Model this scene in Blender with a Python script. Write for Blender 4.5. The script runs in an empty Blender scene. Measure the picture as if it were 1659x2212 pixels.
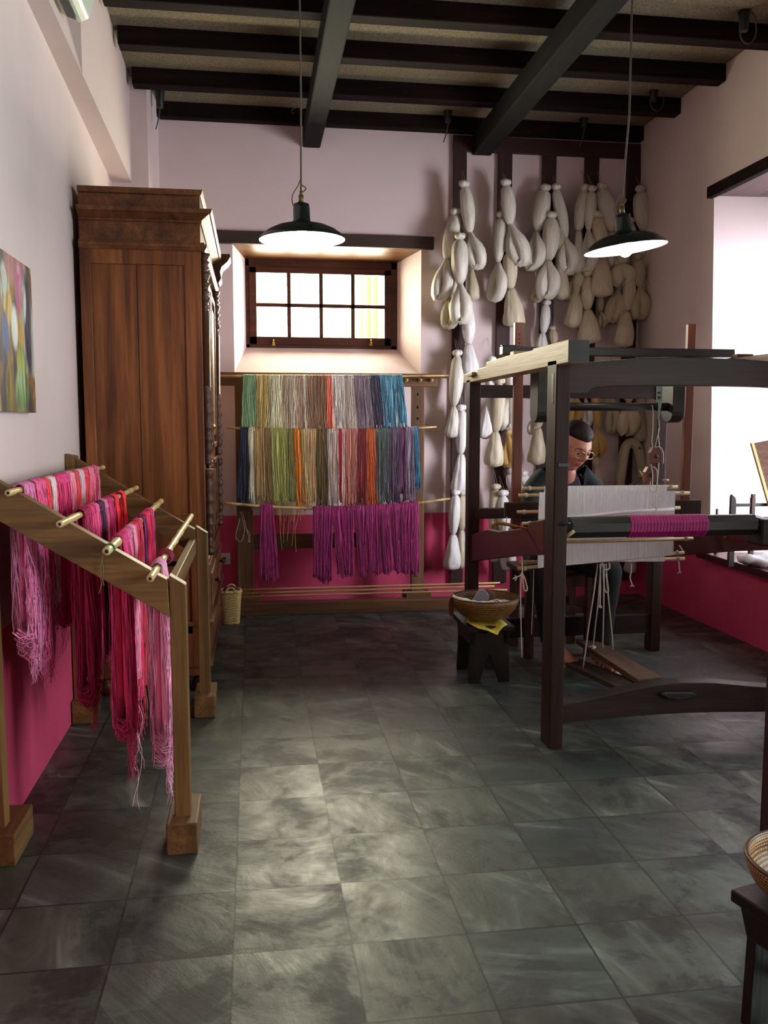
import bpy, bmesh, math, random
from mathutils import Vector, Matrix
random.seed(7)
SC = bpy.context.scene
COL = SC.collection
PI = math.pi

# ---------------------------------------------------------------- camera
CH = 1.3295
FPX = 1895.6
_p, _y, _r = math.radians(5.886), math.radians(8.405), math.radians(0.026)
FW = Vector((math.sin(_y) * math.cos(_p), math.cos(_y) * math.cos(_p), -math.sin(_p)))
RT = Vector((math.cos(_y), -math.sin(_y), 0))
UP = RT.cross(FW)
RT, UP = (RT * math.cos(_r) + UP * math.sin(_r)), (UP * math.cos(_r) - RT * math.sin(_r))
cam = bpy.data.cameras.new('camera')
camo = bpy.data.objects.new('camera', cam)
COL.objects.link(camo)
M = Matrix((RT, UP, -FW)).transposed().to_4x4()
M.translation = Vector((0, 0, CH))
camo.matrix_world = M
cam.sensor_fit = 'VERTICAL'
cam.sensor_height = 36.0
cam.lens = FPX / 2212 * 36.0
cam.clip_start = 0.05
SC.camera = camo

def at(px, py, X=None, Y=None, Z=None):
    """world point seen at photo pixel (px, py) on the plane X=, Y= or Z="""
    d = FW * FPX + RT * (px - 829.5) - UP * (py - 1106)
    if X is not None: t = X / d.x
    elif Y is not None: t = Y / d.y
    else: t = (Z - CH) / d.z
    return Vector((0, 0, CH)) + d * t

# ---------------------------------------------------------------- colours and materials
def lin(c):
    o = []
    for v in c[:3]:
        v /= 255.0
        o.append(v / 12.92 if v <= 0.04045 else ((v + 0.055) / 1.055) ** 2.4)
    return (*o, 1.0)

def new_mat(name):
    m = bpy.data.materials.new(name); m.use_nodes = True
    nt = m.node_tree; b = nt.nodes['Principled BSDF']
    return m, nt, b

def N(nt, t, **kw):
    n = nt.nodes.new(t)
    for k, v in kw.items():
        if k.startswith('i_'): n.inputs[k[2:].replace('_', ' ')].default_value = v
        else: setattr(n, k, v)
    return n

def ramp(nt, cols, pos=None):
    r = nt.nodes.new('ShaderNodeValToRGB')
    e = r.color_ramp.elements
    n = len(cols); pos = pos or [i / (n - 1) for i in range(n)]
    e[0].position = pos[0]; e[0].color = cols[0]
    e[1].position = pos[-1]; e[1].color = cols[-1]
    for i in range(1, n - 1):
        x = e.new(pos[i]); x.color = cols[i]
    return r

def coords(nt, scale=(1, 1, 1), kind='Object', rot=(0, 0, 0)):
    tc = nt.nodes.new('ShaderNodeTexCoord'); mp = nt.nodes.new('ShaderNodeMapping')
    mp.inputs['Scale'].default_value = scale
    mp.inputs['Rotation'].default_value = rot
    nt.links.new(tc.outputs[kind], mp.inputs['Vector'])
    return mp.outputs['Vector']

def bump(nt, b, h, strength=0.3, dist=0.01):
    bp = nt.nodes.new('ShaderNodeBump'); bp.inputs['Strength'].default_value = strength
    bp.inputs['Distance'].default_value = dist
    nt.links.new(h, bp.inputs['Height']); nt.links.new(bp.outputs['Normal'], b.inputs['Normal'])

def plain(name, c, rough=0.6, metal=0.0, var=0.12, scale=8.0, bmp=0.0, spec=0.5):
    m, nt, b = new_mat(name)
    v = coords(nt)
    n = N(nt, 'ShaderNodeTexNoise', i_Scale=scale, i_Detail=5.0)
    nt.links.new(v, n.inputs['Vector'])
    l = lin(c)
    r = ramp(nt, [tuple(x * (1 - var) for x in l[:3]) + (1,), tuple(min(1, x * (1 + var)) for x in l[:3]) + (1,)], [0.3, 0.7])
    nt.links.new(n.outputs['Fac'], r.inputs['Fac'])
    nt.links.new(r.outputs['Color'], b.inputs['Base Color'])
    b.inputs['Roughness'].default_value = rough; b.inputs['Metallic'].default_value = metal
    b.inputs['Specular IOR Level'].default_value = spec
    if bmp: bump(nt, b, n.outputs['Fac'], bmp)
    return m

def wood(name, dark, light, axis='Z', rough=0.5, scale=1.0, contrast=1.0, wear=0.0, spec=0.4):
    """grain stretched along the given axis"""
    m, nt, b = new_mat(name)
    s = {'X': (1.2, 22, 22), 'Y': (22, 1.2, 22), 'Z': (22, 22, 1.2)}[axis]
    s = tuple(k * scale for k in s)
    v = coords(nt, s)
    n1 = N(nt, 'ShaderNodeTexNoise', i_Scale=1.0, i_Detail=6.0, i_Roughness=0.6, i_Distortion=0.8)
    nt.links.new(v, n1.inputs['Vector'])
    v2 = coords(nt, tuple(k * 7 for k in s))
    n2 = N(nt, 'ShaderNodeTexNoise', i_Scale=1.0, i_Detail=3.0)
    nt.links.new(v2, n2.inputs['Vector'])
    r = ramp(nt, [lin(dark), lin([(a * 0.5 + c * 0.5) for a, c in zip(dark, light)]), lin(light)], [0.5 - 0.22 / contrast, 0.5, 0.5 + 0.22 / contrast])
    nt.links.new(n1.outputs['Fac'], r.inputs['Fac'])
    mx = N(nt, 'ShaderNodeMixRGB', blend_type='MULTIPLY'); mx.inputs['Fac'].default_value = 0.5
    r2 = ramp(nt, [(0.5, 0.45, 0.4, 1), (1, 1, 1, 1)], [0.35, 0.6])
    nt.links.new(n2.outputs['Fac'], r2.inputs['Fac'])
    nt.links.new(r.outputs['Color'], mx.inputs['Color1']); nt.links.new(r2.outputs['Color'], mx.inputs['Color2'])
    nt.links.new(mx.outputs['Color'], b.inputs['Base Color'])
    b.inputs['Roughness'].default_value = rough
    b.inputs['Specular IOR Level'].default_value = spec
    bump(nt, b, n2.outputs['Fac'], 0.15 + wear, 0.004)
    return m

def yarn_mat(name, c, var=0.3, rough=0.6, sheen=0.2):
    m, nt, b = new_mat(name)
    v = coords(nt, (260, 260, 6))
    n = N(nt, 'ShaderNodeTexNoise', i_Scale=1.0, i_Detail=2.0)
    nt.links.new(v, n.inputs['Vector'])
    l = lin(c)
    r = ramp(nt, [tuple(x * (1 - var) for x in l[:3]) + (1,), l, tuple(min(1, x * (1 + var * 0.9) + 0.01) for x in l[:3]) + (1,)], [0.3, 0.5, 0.7])
    nt.links.new(n.outputs['Fac'], r.inputs['Fac'])
    g = nt.nodes.new('ShaderNodeNewGeometry')
    r2 = ramp(nt, [(0.6, 0.58, 0.58, 1), (1.2, 1.2, 1.18, 1), (1.95, 1.9, 1.82, 1)], [0.0, 0.45, 1.0])
    nt.links.new(g.outputs['Random Per Island'], r2.inputs['Fac'])
    mx = N(nt, 'ShaderNodeMixRGB', blend_type='MULTIPLY'); mx.inputs['Fac'].default_value = 1
    nt.links.new(r.outputs['Color'], mx.inputs['Color1']); nt.links.new(r2.outputs['Color'], mx.inputs['Color2'])
    nt.links.new(mx.outputs['Color'], b.inputs['Base Color'])
    b.inputs['Roughness'].default_value = rough
    b.inputs['Sheen Weight'].default_value = sheen
    return m

def silk_mat(name, c, var=0.16, rough=0.38):
    """streaks that run along the hank (uv: u across, v along)"""
    m, nt, b = new_mat(name)
    v = coords(nt, (70, 1.2, 1), 'UV')
    n = N(nt, 'ShaderNodeTexNoise', i_Scale=1.0, i_Detail=5.0, i_Roughness=0.65)
    nt.links.new(v, n.inputs['Vector'])
    l = lin(c)
    r = ramp(nt, [tuple(x * (1 - 2 * var) for x in l[:3]) + (1,), l, tuple(min(1, x * (1 + var)) for x in l[:3]) + (1,)], [0.3, 0.5, 0.7])
    nt.links.new(n.outputs['Fac'], r.inputs['Fac'])
    nt.links.new(r.outputs['Color'], b.inputs['Base Color'])
    b.inputs['Roughness'].default_value = rough
    b.inputs['Sheen Weight'].default_value = 0.25
    bump(nt, b, n.outputs['Fac'], 0.5, 0.004)
    return m

# ---------------------------------------------------------------- mesh builder
class MB:
    def __init__(s): s.v = []; s.f = []; s.uv = []; s.mi = []; s.smooth = []
    def _add(s, vs, fs, uvs=None, mi=0, smooth=False):
        o = len(s.v); s.v += [Vector(a) for a in vs]
        for k, f in enumerate(fs):
            s.f.append([o + i for i in f]); s.mi.append(mi); s.smooth.append(smooth)
            s.uv.append(uvs[k] if uvs else None)
        return s
    def box(s, a, b, mi=0):
        x0, y0, z0 = a; x1, y1, z1 = b
        x0, x1 = min(x0, x1), max(x0, x1); y0, y1 = min(y0, y1), max(y0, y1); z0, z1 = min(z0, z1), max(z0, z1)
        vs = [(x0, y0, z0), (x1, y0, z0), (x1, y1, z0), (x0, y1, z0), (x0, y0, z1), (x1, y0, z1), (x1, y1, z1), (x0, y1, z1)]
        return s._add(vs, [(0, 3, 2, 1), (4, 5, 6, 7), (0, 1, 5, 4), (1, 2, 6, 5), (2, 3, 7, 6), (3, 0, 4, 7)], mi=mi)
    def hexa(s, vs, mi=0):
        """8 corners: bottom ring 0-3, top ring 4-7"""
        return s._add(vs, [(0, 3, 2, 1), (4, 5, 6, 7), (0, 1, 5, 4), (1, 2, 6, 5), (2, 3, 7, 6), (3, 0, 4, 7)], mi=mi)
    def bar(s, p, q, w, h, up=(0, 0, 1), mi=0):
        """rectangular bar from p to q, w across, h along up"""
        p = Vector(p); q = Vector(q); d = (q - p).normalized(); u = Vector(up)
        sd = d.cross(u).normalized(); u = sd.cross(d).normalized()
        vs = []
        for c in (p, q):
            for a, b in ((-1, -1), (1, -1), (1, 1), (-1, 1)): vs.append(c + sd * a * w / 2 + u * b * h / 2)
        return s._add(vs, [(0, 3, 2, 1), (4, 5, 6, 7), (0, 1, 5, 4), (1, 2, 6, 5), (2, 3, 7, 6), (3, 0, 4, 7)], mi=mi)
    def prism(s, pts, ext, mi=0):
        """closed outline pts (3D, planar) extruded by vector ext"""
        n = len(pts); e = Vector(ext); vs = [Vector(p) for p in pts] + [Vector(p) + e for p in pts]
        fs = [tuple(range(n - 1, -1, -1)), tuple(range(n, 2 * n))] + [(i, (i + 1) % n, n + (i + 1) % n, n + i) for i in range(n)]
        return s._add(vs, fs, mi=mi)
    def quad(s, *vs, mi=0): return s._add(vs, [tuple(range(len(vs)))], mi=mi)
    def tube(s, pts, r, n=8, caps=True, mi=0, smooth=True):
        pts = [Vector(p) for p in pts]; m = len(pts)
        rs = r if isinstance(r, (list, tuple)) else [r] * m
        t0 = (pts[1] - pts[0]).normalized()
        ref = Vector((0, 0, 1)) if abs(t0.z) < 0.9 else Vector((1, 0, 0))
        nx = t0.cross(ref).normalized(); vs = []
        for i, p in enumerate(pts):
            t = (pts[min(i + 1, m - 1)] - pts[max(i - 1, 0)])
            t = t.normalized() if t.length > 1e-9 else t0
            nx = (nx - t * nx.dot(t)); nx = nx.normalized() if nx.length > 1e-6 else t.orthogonal().normalized()
            ny = t.cross(nx)
            for k in range(n):
                a = 2 * PI * k / n
                vs.append(p + nx * math.cos(a) * rs[i] + ny * math.sin(a) * rs[i])
        fs = [(i * n + k, i * n + (k + 1) % n, (i + 1) * n + (k + 1) % n, (i + 1) * n + k) for i in range(m - 1) for k in range(n)]
        if caps: fs += [tuple(range(n - 1, -1, -1)), tuple((m - 1) * n + k for k in range(n))]
        return s._add(vs, fs, mi=mi, smooth=smooth)
    def lathe(s, prof, c=(0, 0, 0), n=24, axis='Z', sx=1, sy=1, mi=0, smooth=True, caps=True):
        """prof list of (radius, height)"""
        c = Vector(c); vs = []
        for r, h in prof:
            for k in range(n):
                a = 2 * PI * k / n; x, y = r * math.cos(a) * sx, r * math.sin(a) * sy
                vs.append(c + (Vector((x, y, h)) if axis == 'Z' else Vector((h, x, y)) if axis == 'X' else Vector((x, h, y))))
        m = len(prof)
        fs = [(i * n + k, i * n + (k + 1) % n, (i + 1) * n + (k + 1) % n, (i + 1) * n + k) for i in range(m - 1) for k in range(n)]
        if caps: fs += [tuple(range(n - 1, -1, -1)), tuple((m - 1) * n + k for k in range(n))]
        return s._add(vs, fs, mi=mi, smooth=smooth)
    def ball(s, c, r, n=12, sx=1, sy=1, sz=1, mi=0):
        prof = [(max(1e-4, math.sin(PI * i / n)) * r, -math.cos(PI * i / n) * r * sz) for i in range(n + 1)]
        return s.lathe(prof, c, n=max(8, n), sx=sx, sy=sy, mi=mi)
    def hank(s, pts, rx, ry, n=26, groove=0.06, seed=0, side=None, mi=0):
        """fibre bundle swept along pts; rx along 'side', ry across; lengthwise grooves, uv along the fibres"""
        rnd = random.Random(seed); ph = [1 + groove * rnd.uniform(-1, 1) for _ in range(n)]
        pts = [Vector(p) for p in pts]; m = len(pts); vs = []; side = Vector(side or (1, 0, 0))
        L = 0
        ls = []
        for i, p in enumerate(pts):
            t = (pts[min(i + 1, m - 1)] - pts[max(i - 1, 0)]).normalized()
            if i: L += (pts[i] - pts[i - 1]).length
            ls.append(L)
            ny = t.cross(side)
            ny = ny.normalized() if ny.length > 1e-5 else Vector((0, 1, 0))
            nx = ny.cross(t).normalized()
            for k in range(n):
                a = 2 * PI * k / n
                g = ph[k] * (1 + groove * 0.4 * math.sin(i * 0.9 + k))
                vs.append(p + nx * math.cos(a) * rx[i] * g + ny * math.sin(a) * ry[i] * g)
        fs = []; uvs = []
        o = rnd.random() * 5
        for i in range(m - 1):
            for k in range(n):
                fs.append((i * n + k, i * n + (k + 1) % n, (i + 1) * n + (k + 1) % n, (i + 1) * n + k))
                u0, u1 = k / n + o, (k + 1) / n + o; v0, v1 = ls[i] * 10, ls[i + 1] * 10
                uvs.append(((u0, v0), (u1, v0), (u1, v1), (u0, v1)))
        fs += [tuple(range(n - 1, -1, -1)), tuple((m - 1) * n + k for k in range(n))]
        uvs += [None, None]
        return s._add(vs, fs, uvs, mi=mi, smooth=True)
    def build(s, name, mat, parent=None, bevel=0.0, origin=None):
        mats = mat if isinstance(mat, (list, tuple)) else [mat]
        if parent is not None: o = Vector(parent['_org'])
        elif origin is not None: o = Vector(origin)
        else:
            xs = [v.x for v in s.v]; ys = [v.y for v in s.v]; zs = [v.z for v in s.v]
            o = Vector(((min(xs) + max(xs)) / 2, (min(ys) + max(ys)) / 2, min(zs)))
        me = bpy.data.meshes.new(name)
        me.from_pydata([v - o for v in s.v], [], s.f)
        for p, mi, sm in zip(me.polygons, s.mi, s.smooth): p.material_index = mi; p.use_smooth = sm
        if any(u for u in s.uv):
            ul = me.uv_layers.new(name='UVMap')
            for p, u in zip(me.polygons, s.uv):
                if u:
                    for li, c in zip(p.loop_indices, u): ul.data[li].uv = c
        for m in mats: me.materials.append(m)
        me.update()
        ob = bpy.data.objects.new(name, me); COL.objects.link(ob)
        if parent is not None: ob.parent = parent
        else: ob.location = o
        ob['_org'] = tuple(o)
        if bevel:
            b = ob.modifiers.new('bevel', 'BEVEL'); b.width = bevel; b.segments = 2; b.limit_method = 'ANGLE'; b.angle_limit = 0.6
        return ob

def tag(o, label=None, cat=None, group=None, kind=None):
    if label: o['label'] = label
    if cat: o['category'] = cat
    if group: o['group'] = group
    if kind: o['kind'] = kind
    return o

def thing(name, loc, label, cat, group=None):
    o = bpy.data.objects.new(name, None); COL.objects.link(o)
    o.empty_display_size = 0.1; o.location = loc; o['_org'] = tuple(loc)
    return tag(o, label, cat, group)

def struct(ob): ob['kind'] = 'structure'; return ob

def lerp(a, b, t): return a + (b - a) * t
def vl(a, b, t): return Vector(a).lerp(Vector(b), t)
def spline(pts, n=8):
    """Catmull-Rom through pts"""
    P = [Vector(p) for p in pts]; P = [P[0]] + P + [P[-1]]; o = []
    for i in range(1, len(P) - 2):
        a, b, c, d = P[i - 1:i + 3]
        for k in range(n):
            t = k / n
            o.append(0.5 * ((2 * b) + (c - a) * t + (2 * a - 5 * b + 4 * c - d) * t * t + (3 * b - a - 3 * c + d) * t ** 3))
    o.append(P[-2]); return o
def circ(c, r, axis='Y', n=16, a0=0, a1=2 * PI):
    o = []
    for k in range(n + 1):
        a = a0 + (a1 - a0) * k / n; x, y = r * math.cos(a), r * math.sin(a)
        o.append(Vector(c) + (Vector((x, 0, y)) if axis == 'Y' else Vector((0, x, y)) if axis == 'X' else Vector((x, y, 0))))
    return o
# ================================================================= ROOM
YB = 6.35          # back wall
XR0, XR1 = 2.93, 2.83   # right wall at floor / at ceiling
HC = 3.462          # underside of the ceiling boards
YN = -2.6          # wall behind the camera
DZ = 0.657         # top of the painted dado

m_wall = plain('wall_paint', (219, 200, 197), rough=0.75, var=0.03, scale=2.5, spec=0.2)
m_dado = plain('dado_paint', (208, 74, 112), rough=0.6, var=0.06, scale=2.0, spec=0.25)
m_dark = wood('dark_beam_wood', (20, 13, 11), (40, 26, 22), 'X', rough=0.85, scale=0.8, spec=.12)
m_darkY = wood('dark_beam_wood_lengthwise', (18, 17, 15), (34, 33, 30), 'Y', rough=0.8, scale=0.6, spec=.15)
m_darkZ = wood('dark_upright_wood', (36, 20, 17), (62, 36, 30), 'Z', rough=0.6, scale=0.8)

def slate():
    m, nt, b = new_mat('slate_floor')
    L = nt.links
    tc = nt.nodes.new('ShaderNodeTexCoord')
    # tile grid 0.30 m, phase taken from the room's joints
    mp = N(nt, 'ShaderNodeMapping'); mp.inputs['Location'].default_value = (0.0682 + 0.3 * 20, -3.911 + 0.3 * 30, 0)
    L.new(tc.outputs['Object'], mp.inputs['Vector'])
    div = N(nt, 'ShaderNodeVectorMath', operation='DIVIDE'); div.inputs[1].default_value = (0.3, 0.3, 0.3)
    L.new(mp.outputs['Vector'], div.inputs[0])
    # gently wavy joints
    nj = N(nt, 'ShaderNodeTexNoise', i_Scale=9.0, i_Detail=3.0); L.new(mp.outputs['Vector'], nj.inputs['Vector'])
    wv = N(nt, 'ShaderNodeVectorMath', operation='MULTIPLY_ADD'); wv.inputs[1].default_value = (0.016, 0.016, 0); L.new(nj.outputs['Color'], wv.inputs[0]); L.new(div.outputs[0], wv.inputs[2])
    fl = N(nt, 'ShaderNodeVectorMath', operation='FLOOR'); L.new(wv.outputs[0], fl.inputs[0])
    fr = N(nt, 'ShaderNodeVectorMath', operation='FRACTION'); L.new(wv.outputs[0], fr.inputs[0])
    sx = N(nt, 'ShaderNodeSeparateXYZ'); L.new(fr.outputs[0], sx.inputs[0])
    def edge(o):
        a = N(nt, 'ShaderNodeMath', operation='SUBTRACT'); a.inputs[1].default_value = 0.5; L.new(o, a.inputs[0])
        c = N(nt, 'ShaderNodeMath', operation='ABSOLUTE'); L.new(a.outputs[0], c.inputs[0]); return c.outputs[0]
    mx = N(nt, 'ShaderNodeMath', operation='MAXIMUM'); L.new(edge(sx.outputs[0]), mx.inputs[0]); L.new(edge(sx.outputs[1]), mx.inputs[1])
    joint = ramp(nt, [(0, 0, 0, 1), (1, 1, 1, 1)], [0.4875, 0.4935]); L.new(mx.outputs[0], joint.inputs['Fac'])
    # per-tile random
    wn = N(nt, 'ShaderNodeTexWhiteNoise'); wn.noise_dimensions = '3D'; L.new(fl.outputs[0], wn.inputs['Vector'])
    off = N(nt, 'ShaderNodeVectorMath', operation='MULTIPLY_ADD'); off.inputs[1].default_value = (9, 9, 9)
    L.new(wn.outputs['Color'], off.inputs[0]); L.new(div.outputs[0], off.inputs[2])
    # cleft streaks: a rotated, stretched noise per tile
    rot = N(nt, 'ShaderNodeVectorRotate'); rot.rotation_type = 'Z_AXIS'; L.new(off.outputs[0], rot.inputs['Vector'])
    ra = N(nt, 'ShaderNodeMath', operation='MULTIPLY'); ra.inputs[1].default_value = 1.6; L.new(wn.outputs['Value'], ra.inputs[0]); L.new(ra.outputs[0], rot.inputs['Angle'])
    st = N(nt, 'ShaderNodeVectorMath', operation='MULTIPLY'); st.inputs[1].default_value = (0.6, 2.0, 1); L.new(rot.outputs[0], st.inputs[0])
    n1 = N(nt, 'ShaderNodeTexNoise', i_Scale=0.75, i_Detail=9.0, i_Roughness=0.60, i_Distortion=1.4); L.new(st.outputs[0], n1.inputs['Vector'])
    n2 = N(nt, 'ShaderNodeTexNoise', i_Scale=1.1, i_Detail=10.0, i_Roughness=0.7, i_Distortion=0.4); L.new(off.outputs[0], n2.inputs['Vector'])
    c1 = ramp(nt, [lin((34, 38, 37)), lin((52, 58, 55)), lin((80, 89, 85)), lin((158, 168, 164))], [0.40, 0.51, 0.60, 0.74]); L.new(n1.outputs['Fac'], c1.inputs['Fac'])
    c2 = ramp(nt, [lin((34, 35, 38)), lin((48, 52, 51)), lin((76, 83, 78)), lin((98, 105, 97))], [0.40, 0.455, 0.48, 0.66]); L.new(n2.outputs['Fac'], c2.inputs['Fac'])
    mixc = N(nt, 'ShaderNodeMixRGB'); mixc.inputs['Fac'].default_value = 0.42; L.new(c1.outputs['Color'], mixc.inputs['Color1']); L.new(c2.outputs['Color'], mixc.inputs['Color2'])
    # tile tint: grey green to grey brown
    tint = ramp(nt, [(0.78, 0.80, 0.86, 1), (1.0, 1.0, 0.96, 1), (1.12, 1.08, 0.94, 1)]); L.new(wn.outputs['Value'], tint.inputs['Fac'])
    m2 = N(nt, 'ShaderNodeMixRGB', blend_type='MULTIPLY'); m2.inputs['Fac'].default_value = 1; L.new(mixc.outputs['Color'], m2.inputs['Color1']); L.new(tint.outputs['Color'], m2.inputs['Color2'])
    m3 = N(nt, 'ShaderNodeMixRGB'); L.new(joint.outputs['Color'], m3.inputs['Fac']); L.new(m2.outputs['Color'], m3.inputs['Color1']); m3.inputs['Color2'].default_value = lin((32, 34, 33))
    L.new(m3.outputs['Color'], b.inputs['Base Color'])
    rr = ramp(nt, [(0.55, 0.55, 0.55, 1), (0.33, 0.33, 0.33, 1)], [0.4, 0.6]); L.new(n2.outputs['Fac'], rr.inputs['Fac'])
    L.new(rr.outputs['Color'], b.inputs['Roughness'])
    b.inputs['Specular IOR Level'].default_value = 0.5
    sub = N(nt, 'ShaderNodeMath', operation='SUBTRACT'); L.new(n1.outputs['Fac'], sub.inputs[0]); sub.inputs[1].default_value = 0.0
    ad = N(nt, 'ShaderNodeMath', operation='ADD'); L.new(sub.outputs[0], ad.inputs[0]); L.new(n2.outputs['Fac'], ad.inputs[1])
    bump(nt, b, ad.outputs[0], 0.45, 0.006)
    return m
m_floor = slate()
fl = MB(); fl.box((-1.2, YN - 0.2, -0.08), (3.8, YB + 0.5, 0)); struct(fl.build('floor', m_floor, origin=(0, 0, 0)))

# ceiling boards: rough cream fibre board, seams
def board():
    m, nt, b = new_mat('ceiling_board'); L = nt.links
    v = coords(nt, (1, 1, 1))
    n = N(nt, 'ShaderNodeTexNoise', i_Scale=120.0, i_Detail=4.0, i_Roughness=0.8); L.new(v, n.inputs['Vector'])
    n2 = N(nt, 'ShaderNodeTexNoise', i_Scale=2.0, i_Detail=3.0); L.new(v, n2.inputs['Vector'])
    r = ramp(nt, [lin((110, 102, 86)), lin((190, 180, 154))], [0.35, 0.65]); L.new(n.outputs['Fac'], r.inputs['Fac'])
    r2 = ramp(nt, [lin((140, 132, 116)), lin((170, 156, 120))], [0.4, 0.65]); L.new(n2.outputs['Fac'], r2.inputs['Fac'])
    mx = N(nt, 'ShaderNodeMixRGB', blend_type='OVERLAY'); mx.inputs['Fac'].default_value = 0.5
    L.new(r.outputs['Color'], mx.inputs['Color1']); L.new(r2.outputs['Color'], mx.inputs['Color2'])
    L.new(mx.outputs['Color'], b.inputs['Base Color']); b.inputs['Roughness'].default_value = 0.95
    bump(nt, b, n.outputs['Fac'], 1.0, 0.01); return m
m_board = board()
struct(MB().box((-1.2, YN - 0.2, HC), (3.8, YB + 0.5, HC + 0.12)).build('ceiling', m_board, origin=(0, 0, 0)))

# joists (across) and the two big beams (lengthwise)
ti = 1
def trim(mb, mat, bevel=0.004):
    global ti
    o = struct(mb.build('trim_%d' % ti, mat, bevel=bevel)); ti += 1; return o
for y in (6.27, 5.71, 5.145, 4.62, 4.07, 3.52, 2.97, 2.42, 1.87, 1.32, 0.77, 0.22, -0.33):
    xl = -0.70 if y < 5.8 else -0.60
    trim(MB().box((xl, y, 3.365), (2.86, y + (0.08 if y > 6 else 0.10), HC + 0.01)), m_dark, 0.006)
for x0, x1 in ((0.366, 0.487), (1.572, 1.71)):
    mb = MB().box((x0, YN, 3.225), (x1, YB - 0.002, 3.365))
    trim(mb, m_darkY, 0.008)

# back wall with the splayed window recess
WT = 0.36
ox0, ox1, oz0, oz1 = -0.128, 1.208, 1.672, 2.556        # opening on the room face
ix0, ix1, iz0, iz1 = -0.045, 1.079, 1.873, 2.512        # opening at the window frame
YW = 6.65
wb = MB(); XL, XRr = -1.3, 3.8
def wallq(mb, x0, x1, z0, z1, y, mi=0): mb.quad((x0, y, z0), (x1, y, z0), (x1, y, z1), (x0, y, z1), mi=mi)
wallq(wb, XL, XRr, 0, DZ, YB, 1)
wallq(wb, XL, XRr, DZ, oz0, YB); wallq(wb, XL, ox0, oz0, oz1, YB); wallq(wb, ox1, XRr, oz0, oz1, YB); wallq(wb, XL, XRr, oz1, HC + 0.1, YB)
wb.quad((ox0, YB, oz0), (ox1, YB, oz0), (ix1, YW, iz0), (ix0, YW, iz0))       # sloping sill
wb.quad((ox0, YB, oz0), (ix0, YW, iz0), (ix0, YW, iz1), (ox0, YB, oz1))       # left reveal
wb.quad((ox1, YB, oz0), (ox1, YB, oz1), (ix1, YW, iz1), (ix1, YW, iz0))       # right reveal
YO = YB + 0.55
wallq(wb, XL, XRr, 0, iz0, YO); wallq(wb, XL, ix0, iz0, iz1, YO); wallq(wb, ix1, XRr, iz0, iz1, YO); wallq(wb, XL, XRr, iz1, HC + 0.1, YO)
for a, b2 in (((ix0, iz0), (ix1, iz0)), ((ix1, iz0), (ix1, iz1)), ((ix1, iz1), (ix0, iz1)), ((ix0, iz1), (ix0, iz0))):
    wb.quad((a[0], YW, a[1]), (b2[0], YW, b2[1]), (b2[0], YO, b2[1]), (a[0], YO, a[1]))
struct(wb.build('wall_back', [m_wall, m_dado], origin=(0, 0, 0)))

# oak soffit + lintel
m_soff = wood('soffit_wood', (70, 40, 20), (118, 78, 42), 'X', rough=0.38, scale=0.5)
sf = MB()
sf.hexa([(ox0, YB, oz1), (ox1, YB, oz1), (ix1, YW, iz1), (ix0, YW, iz1), (ox0, YB, oz1 + .03), (ox1, YB, oz1 + .03), (ix1, YW, iz1 + .03), (ix0, YW, iz1 + .03)])
trim(sf, m_soff, 0)
trim(MB().box((-0.238, YB - 0.028, 2.557), (1.296, YB + 0.02, 2.645)), wood('lintel_wood', (52, 38, 30), (78, 58, 46), 'X', rough=0.6), 0.004)

# left wall: lower face, the overhanging upper wall, niche under the cooler, corner pier
wl = MB()
XL0 = -0.816
def lx(y): return -0.775 - (y - 3.4) * 0.034     # x of the lower wall at the ledge
ZL = 2.82
yA, yJ, yP = YN, 4.11, 5.87
def wx(y, z): return lerp(XL0, lx(y), max(0, min(1, (z - DZ) / (ZL - DZ))))
ys = [yA, 0, 2, 3.4, 4.4, 5.2, yP]
for a, b2 in zip(ys, ys[1:]):
    wl.quad((XL0, a, 0), (XL0, b2, 0), (XL0, b2, DZ), (XL0, a, DZ), mi=1)
    wl.quad((XL0, a, DZ), (XL0, b2, DZ), (lx(b2), b2, ZL), (lx(a), a, ZL))
def ux(y): return -0.70 - (y - 3.43) * 0.0145
for a, b2 in zip(ys, ys[1:]): wl.quad((lx(a), a, ZL), (lx(b2), b2, ZL), (ux(b2), b2, ZL), (ux(a), a, ZL))   # soffit of the ledge
wl.quad((ux(yJ), yJ, ZL), (ux(yP), yP, ZL), (ux(yP), yP, HC + .1), (ux(yJ), yJ, HC + .1))                    # upper wall face
for a, b2 in ((yA, 0), (0, 2), (2, 3.4), (3.4, yJ)):
    wl.quad((ux(a), a, ZL), (ux(b2), b2, ZL), (ux(b2) - 0.095, b2, 3.22), (ux(a) - 0.095, a, 3.22))           # splayed sill of the niche
    wl.quad((ux(a) - 0.095, a, 3.22), (ux(b2) - 0.095, b2, 3.22), (ux(b2) - 0.13, b2, HC + .1), (ux(a) - 0.13, a, HC + .1))
wl.quad((ux(yJ), yJ, ZL), (ux(yJ), yJ, HC + .1), (ux(yJ) - .13, yJ, HC + .1), (ux(yJ) - .095, yJ, 3.22))       # jamb
xp = -0.632
wl.quad((-1.0, yP, 0), (xp, yP, 0), (xp, yP, HC + .1), (-1.0, yP, HC + .1))
wl.quad((xp, yP, 0), (xp + .02, YB + .01, 0), (xp + .02, YB + .01, HC + .1), (xp, yP, HC + .1))
struct(wl.build('wall_left', [m_wall, m_dado], origin=(0, 0, 0)))

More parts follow.
